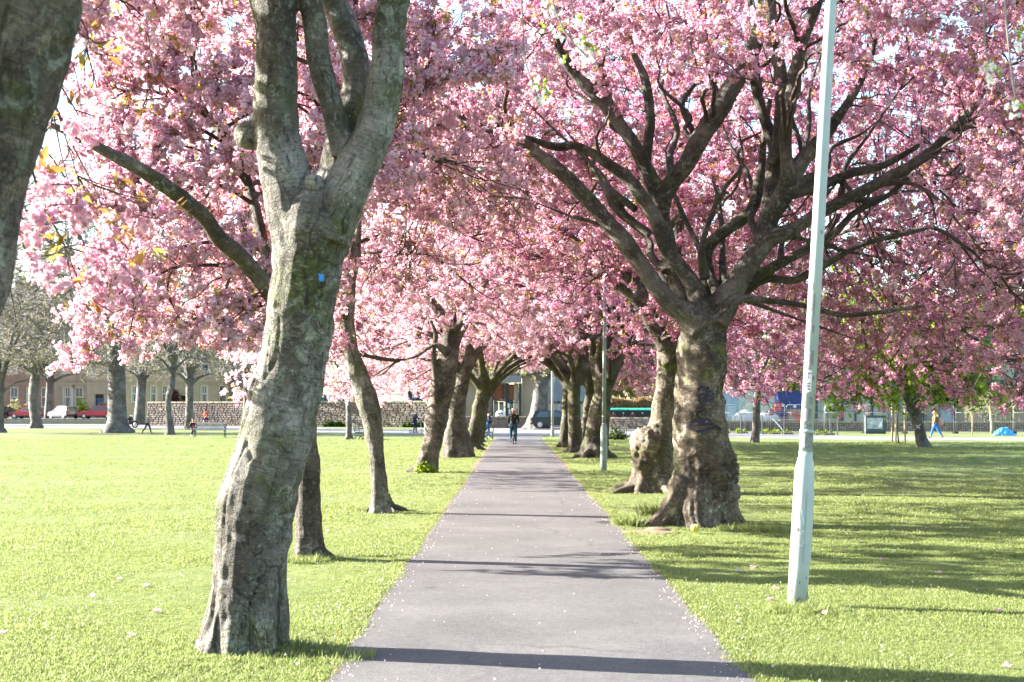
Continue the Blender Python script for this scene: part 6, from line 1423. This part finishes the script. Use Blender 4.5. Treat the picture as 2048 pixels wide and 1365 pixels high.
# motorbike by the elm
y = 128; mk = thing('motorbike', 'black motorbike parked between the massive grey elm and the ivy speckled trunk', 'motorbike', (SX(259, y), y, 0), R(60))
for x in (-.68, .68):
    w_ = MB().tube([(x + .3 * math.cos(a), 0, .32 + .3 * math.sin(a)) for a in [2 * PI * k / 16 for k in range(17)]], .07, 6, cap=False).build('wheel', M['tyre'], mk); MB().tube([(x, -.04, .32), (x, .04, .32)], .16, 12).build('hub', M['rim'], w_)
MB().ell((.12, 0, .85), (.34, .16, .17), 12).box((-.45, 0, .84), (.6, .24, .1)).box((.05, 0, .5), (.5, .24, .35)).build('body', M['black'], mk)
MB().tube([(.68, 0, .32), (.45, 0, 1.0), (.4, 0, 1.15)], .035, 6).tube([(.4, -.34, 1.14), (.42, 0, 1.1), (.4, .34, 1.14)], .02, 6).build('fork', M['rim'], mk); MB().box((-.75, 0, 1.02), (.34, .34, .34)).build('top_box', M['binblack'], mk)

# ------------------------------------------------------------------ people
M['skin'] = simple('skin', (0.55, 0.30, 0.21), .55, .05); M['hair_dark'] = simple('dark_hair', (0.025, 0.016, 0.012), .6, .2); M['hair_white'] = simple('white_hair', (0.55, 0.53, 0.5), .6, .1); M['hair_red'] = simple('auburn_hair', (0.30, 0.10, 0.035), .6, .2); M['hair_fair'] = simple('fair_hair', (0.45, 0.27, 0.12), .6, .2)
def cloth(n, c):
    if n not in M: M[n] = simple(n, c, .85, .18, 9, bmp=.3)
    return M[n]
def person(label, loc, rz, H, pose, top, legs, shoe, hair, long_hair=False, coat=0.0, shorts=False, hat=None, bare_arms=False, z0=None, seat=False, bulk=1.0):
    """pose: lean, thigh/shin/upper/fore angles (l, r) in degrees forward from hanging straight down; x = forward"""
    root = thing('person', label, 'person', loc, rz); k = H / 1.75
    lean = R(pose.get('lean', 3)); hipz = 0.0
    def leg(s, th, sh):
        hp = Vector((0, s * .095, 0)); kn = hp + Vector((math.sin(R(th)) * .44, s * .01, -math.cos(R(th)) * .44)); an = kn + Vector((math.sin(R(sh)) * .43, 0, -math.cos(R(sh)) * .43)); return hp, kn, an
    LL = leg(1, *pose['l']); RL = leg(-1, *pose['r'])
    low = min(LL[2].z, RL[2].z) - .075; off = -low if z0 is None else z0
    up = Vector((math.sin(lean), 0, math.cos(lean))); pel = Vector((0, 0, 0)); ch = up * .36; nk = up * .52; hd = nk + up * .155 + Vector((pose.get('head', 0.02), 0, 0))
    def arm(s, ua, fa, out=.05):
        sh = up * .46 + Vector((0, s * .19, 0)); el = sh + Vector((math.sin(R(ua)) * .29, s * out, -math.cos(R(ua)) * .29)); wr_ = el + Vector((math.sin(R(fa)) * .25, -s * out * .5, -math.cos(R(fa)) * .25)); hn = wr_ + (wr_ - el).normalized() * .1; return sh, el, wr_, hn
    LA = arm(1, *pose['la']); RA = arm(-1, *pose['ra'])
    T = lambda v: (Vector(v) + Vector((0, 0, off))) * k
    def t(mb, pts, rs): mb.tube([T(p) for p in pts], [r * k for r in rs], 10)
    body = MB(); t(body, [pel, ch, nk, nk + up * .06], [.12, .14, .055, .05]); body.ell(T(hd), (.088 * k, .072 * k, .115 * k), 12); body.ell(T(hd + Vector((.088, 0, -.01))), (.018 * k, .014 * k, .024 * k), 8); body.ell(T(hd + Vector((.05, 0, -.07))), (.035 * k, .04 * k, .035 * k), 8)
    for s in (-1, 1): body.ell(T(hd + Vector((0, s * .073, 0))), (.02 * k, .014 * k, .03 * k), 6)
    for (hp, kn, an) in (LL, RL): t(body, [hp, kn, an], [.085, .055, .038]); t(body, [an, an + Vector((.03, 0, -.05))], [.04, .035])
    for (sh, el, wr_, hn) in (LA, RA):
        t(body, [sh - Vector((0, 0, 0)), el, wr_], [.05, .04, .028]); t(body, [wr_, hn], [.03, .036]); d = (hn - wr_).normalized()
        for q in (-.022, -.007, .008, .022): t(body, [hn - d * .02 + Vector((q * .3, q, 0)), hn + d * .05 + Vector((q * .3 + .008, q * 1.1, 0))], [.010, .007])
        t(body, [wr_ + d * .03, wr_ + d * .06 + Vector((.035, 0, .01))], [.012, .008])
    def fin(mb, nm, mat, vox=.018):
        me = remesh(mb, vox * k, 1); me.materials.append(mat); return link(nm, me, root)
    fin(body, 'body', M['skin'], .013)
    for s in (-1, 1): MB().ell(T(hd + Vector((.078, s * .03, .012))), (.012 * k, .013 * k, .010 * k), 8).build('eye', M['hair_dark'], root)
    MB().box(T(hd + Vector((.086, 0, -.055))), (.008 * k, .045 * k, .009 * k)).build('mouth', M['redpaint'], root)
    tr = MB(); e = .5 if shorts else 1
    for (hp, kn, an) in (LL, RL):
        if shorts: t(tr, [hp + Vector((0, 0, .04)), hp.lerp(kn, .55)], [.11, .1])
        else: t(tr, [hp + Vector((0, 0, .04)), kn, kn.lerp(an, .93)], [.108, .075, .058])
    t(tr, [Vector((0, 0, -.06)), up * .1], [.13, .135]); fin(tr, 'shorts' if shorts else 'trousers', legs)
    tp = MB(); t(tp, [up * .0 - Vector((0, 0, coat)), up * .12, up * .3, up * .42, up * .5], [.16 * bulk + coat * .1, .15 * bulk, .165 * bulk, .145 * bulk, .07]); tp.ell(T(up * .43), (.12 * k, .2 * k, .07 * k), 10)
    for (sh, el, wr_, hn) in (LA, RA):
        if bare_arms: t(tp, [sh, sh.lerp(el, .55)], [.07, .066])
        else: t(tp, [sh, el, wr_], [.075 * bulk, .06 * bulk, .048])
    fin(tp, 'top', top)
    for (hp, kn, an) in (LL, RL):
        d = (an - kn).normalized(); f = Vector((-d.z, 0, d.x)); f = f if f.x > 0 else -f; sh_ = MB(); sh_.ell(T(an + d * .05 + f * .06), (.13 * k, .048 * k, .045 * k), 10, rot=Matrix.Rotation(-math.atan2(f.z, f.x), 3, 'Y')); sh_.tube([T(an), T(an + d * .05)], .045 * k, 8); sh_.build('shoe', shoe, root)
    hr_ = MB(); hr_.ell(T(hd + Vector((-.018, 0, .03))), (.095 * k, .083 * k, .1 * k), 12)
    if long_hair: hr_.tube([T(hd + Vector((-.06, 0, .02))), T(hd + Vector((-.09, 0, -.12))), T(hd + Vector((-.1, 0, -.26)))], [.07 * k, .075 * k, .04 * k], 8)
    hr_.build('hair', hair, root)
    if hat: MB().ell(T(hd + Vector((-.008, 0, .055))), (.11 * k, .095 * k, .085 * k), 12).build('hat', hat, root)
    return root, T, dict(L=LL, R=RL, LA=LA, RA=RA, hd=hd, up=up, k=k, off=off)
c = G(295, 868)
r_, T, J = person('person in a grey brown jacket and dark trousers striding right while looking at a phone', (c.x, c.y, 0), 0, 1.42, dict(l=(26, 12), r=(-22, -38), la=(8, 85), ra=(20, 95), head=.05, lean=6), cloth('taupe_jacket', (.26, .21, .2)), cloth('black_trousers', (.012, .013, .02)), M['black'], M['hair_dark'])
tag(MB().box((0, 0, 0), (.02, .07, .13)).build('phone', M['black'], loc=(c.x + .42 * .8, c.y - .12, .97), rot=(0, R(-30), 0)), 'dark phone held up by the walking person in the grey brown jacket', 'phone')
c = G(385, 872)
person('person in a black jacket over a red top crouching on the grass beside the bench', (c.x, c.y, 0), R(-60), 1.6, dict(l=(95, -30), r=(80, -50), la=(25, 150), ra=(30, 160), lean=8), cloth('black_jacket', (.012, .012, .015)), cloth('black_jeans', (.012, .014, .022)), M['white'], M['hair_dark'], bulk=1.05)
r0 = [o for o in scene.objects if o.name.startswith('person')][-1]
MB().ell((.14 * .95, 0, .62), (.07, .09, .19), 10).build('red_top', cloth('red_shirt', (.4, .02, .04)), r0)
c = Vector((SX(412, 128), 128, 0))
person('runner in an orange shirt and blue shorts running left past the rubble wall', c, R(180), 1.8, dict(l=(30, 2), r=(-38, -78), la=(-35, 40), ra=(35, 110), lean=8), cloth('orange_shirt', (.85, .08, .015)), cloth('blue_shorts', (.01, .02, .16)), cloth('pink_trainers', (.55, .2, .22)), M['hair_dark'], shorts=True, bare_arms=True)
c = G(976, 876)
person('walker in a navy quilted jacket, blue jeans and dark cap beside the last left cherry', (c.x, c.y, 0), R(10), 1.6, dict(l=(8, 2), r=(-20, -50), la=(10, 60), ra=(5, 50), lean=4), cloth('navy_jacket', (.012, .016, .05)), cloth('blue_jeans', (.03, .11, .25)), M['white'], M['hair_dark'], hat=M['hair_dark'], coat=.06, bulk=1.12)
c = Vector((SX(1871, 84), 84, 0))
r_, T, J = person('woman with fair hair, brown jacket and bright blue jeans striding left', c, R(180), 1.68, dict(l=(30, 14), r=(-26, -34), la=(12, 20), ra=(5, 12), lean=5), cloth('brown_jacket', (.15, .085, .04)), cloth('bright_jeans', (.015, .13, .36)), cloth('tan_boots', (.3, .09, .04)), M['hair_fair'], True, coat=.1, bulk=1.1)
tag(MB().ell((0, 0, 0), (.16, .1, .24), 12).tube([(-.05, 0, .2), (-.18, 0, .52)], .012, 5).build('shoulder_bag', cloth('dusky_pink_bag', (.38, .25, .2)), loc=(c.x + .30, c.y - .1, .98), rot=(0, R(-12), 0)), 'dusky pink bag slung behind the woman in bright blue jeans', 'bag')
def scooter(label, c, rz):
    root = thing('scooter', label, 'scooter', c, rz)
    for x in (-.38, .42):
        w_ = MB().tube([(x + .105 * math.cos(a), 0, .12 + .105 * math.sin(a)) for a in [2 * PI * k / 12 for k in range(13)]], .018, 6, cap=False).build('wheel', M['tyre'], root); MB().tube([(x, -.02, .12), (x, .02, .12)], .05, 8).build('hub', M['rim'], w_)
    MB().box((0, 0, .11), (.6, .13, .03)).build('deck', M['black'], root); MB().tube([(.42, 0, .12), (.36, 0, .3), (.3, 0, .95)], .02, 6).tube([(.3, -.22, .97), (.3, .22, .97)], .014, 6).build('handlebar', M['rim'], root)
c = G(832, 867)
scooter('kick scooter under the white haired person in the navy coat', (c.x, c.y, 0), 0)
person('white haired person in a long navy coat riding a kick scooter to the right', (c.x - .1, c.y, 0), 0, 1.6, dict(l=(14, 2), r=(2, -14), la=(25, 70), ra=(30, 75), lean=8), cloth('navy_coat', (.012, .02, .06)), cloth('black_trousers', (.012, .013, .02)), cloth('blue_shoes', (.05, .1, .3)), M['hair_white'], coat=.22, bulk=1.12, z0=.99)
c = G(855, 868)
scooter('kick scooter mostly hidden behind the stout right leaning cherry', (c.x + .2, c.y + 1, 0), 0)
person('rider in a pale grey coat glimpsed behind the stout right leaning cherry', (c.x + .1, c.y + 1, 0), 0, 1.55, dict(l=(14, 2), r=(2, -14), la=(25, 70), ra=(30, 75), lean=6), cloth('pale_coat', (.35, .34, .36)), cloth('black_trousers', (.012, .013, .02)), M['black'], M['hair_red'], coat=.2, z0=.99)
# cyclist
c = G(1027, 889)
bk = thing('bicycle', 'dark bicycle seen from behind under the cyclist on the path', 'bicycle', (c.x, c.y, 0), R(90))
M['tyre2'] = simple('grey_tyre', (.06, .055, .06), .8, .1)
for x in (-.52, .52):
    w_ = MB().tube([(x + .325 * math.cos(a), 0, .345 + .325 * math.sin(a)) for a in [2 * PI * k / 28 for k in range(29)]], .024, 8, cap=False).build('wheel', M['tyre2'], bk)
    sp_ = MB()
    for q in range(14): a = 2 * PI * q / 14; sp_.tube([(x, 0, .345), (x + .31 * math.cos(a), 0, .345 + .31 * math.sin(a))], .003, 3, cap=False)
    sp_.tube([(x, -.04, .345), (x, .04, .345)], .025, 8).build('spokes', M['rim'], w_)
fr = MB()
for a, b_ in (((-.52, .05, .345), (-.1, 0, .32)), ((-.52, -.05, .345), (-.1, 0, .32)), ((-.52, .05, .345), (-.22, 0, .78)), ((-.52, -.05, .345), (-.22, 0, .78)), ((-.1, 0, .3), (-.25, 0, .92)), ((-.1, 0, .3), (.36, 0, .78)), ((-.22, 0, .78), (.34, 0, .84)), ((.33, 0, .95), (.52, 0, .345))): fr.tube([a, b_], .017, 6)
fr.build('frame', M['black'], bk); MB().tube([(.3, -.29, 1.02), (.36, -.1, .98), (.36, .1, .98), (.3, .29, 1.02)], .014, 6).build('handlebar', M['black'], bk)
MB().ell((-.27, 0, .95), (.14, .075, .035), 10).build('saddle', M['black'], bk); MB().tube([(-.1, -.09, .3), (-.1, .09, .3)], .02, 6).tube([(-.1, .09, .3), (-.08, .09, .14)], .012, 5).tube([(-.1, -.09, .3), (-.12, -.09, .46)], .012, 5).build('crank', M['rim'], bk)
MB().box((-.08, .14, .14), (.1, .09, .025)).build('pedal', M['black'], bk); MB().box((-.12, -.14, .46), (.1, .09, .025)).build('pedal', M['black'], bk)
MB().tube([(-.52 + .36 * math.cos(a), 0, .345 + .36 * math.sin(a)) for a in np.linspace(.8, 3.0, 8)], .02, 5).build('mudguard', M['trim'], bk)
r_, T, J = person('cyclist in a white helmet, black top and teal jeans riding away down the path', (c.x, c.y - .25, 0), R(90), 1.72, dict(l=(38, 12), r=(10, -4), la=(32, 45), ra=(32, 45), lean=16), cloth('black_top', (.012, .012, .014)), cloth('teal_jeans', (.012, .085, .14)), cloth('brown_shoes', (.14, .06, .05)), M['hair_red'], True, z0=.97, bulk=1.02)
MB().ell(T(J['hd'] + Vector((-.01, 0, .06))), (.125, .10, .085), 14).build('helmet', M['white'], r_)
bp = thing('backpack', 'black backpack worn by the cyclist', 'backpack', Vector((c.x, c.y - .25, 0)), R(90)); q = T(J['up'] * .3 + Vector((-.2, 0, 0)))
MB().ell(q, (.12, .16, .25), 14).build('bag_body', cloth('black_nylon', (.012, .012, .013)), bp); MB().box(q + Vector((-.115, 0, -.06)), (.03, .18, .16)).build('front_pocket', cloth('black_nylon', (.012, .012, .013)), bp); MB().box(q + Vector((-.125, -.05, .07)), (.01, .05, .015)).build('logo_tab', M['white'], bp)
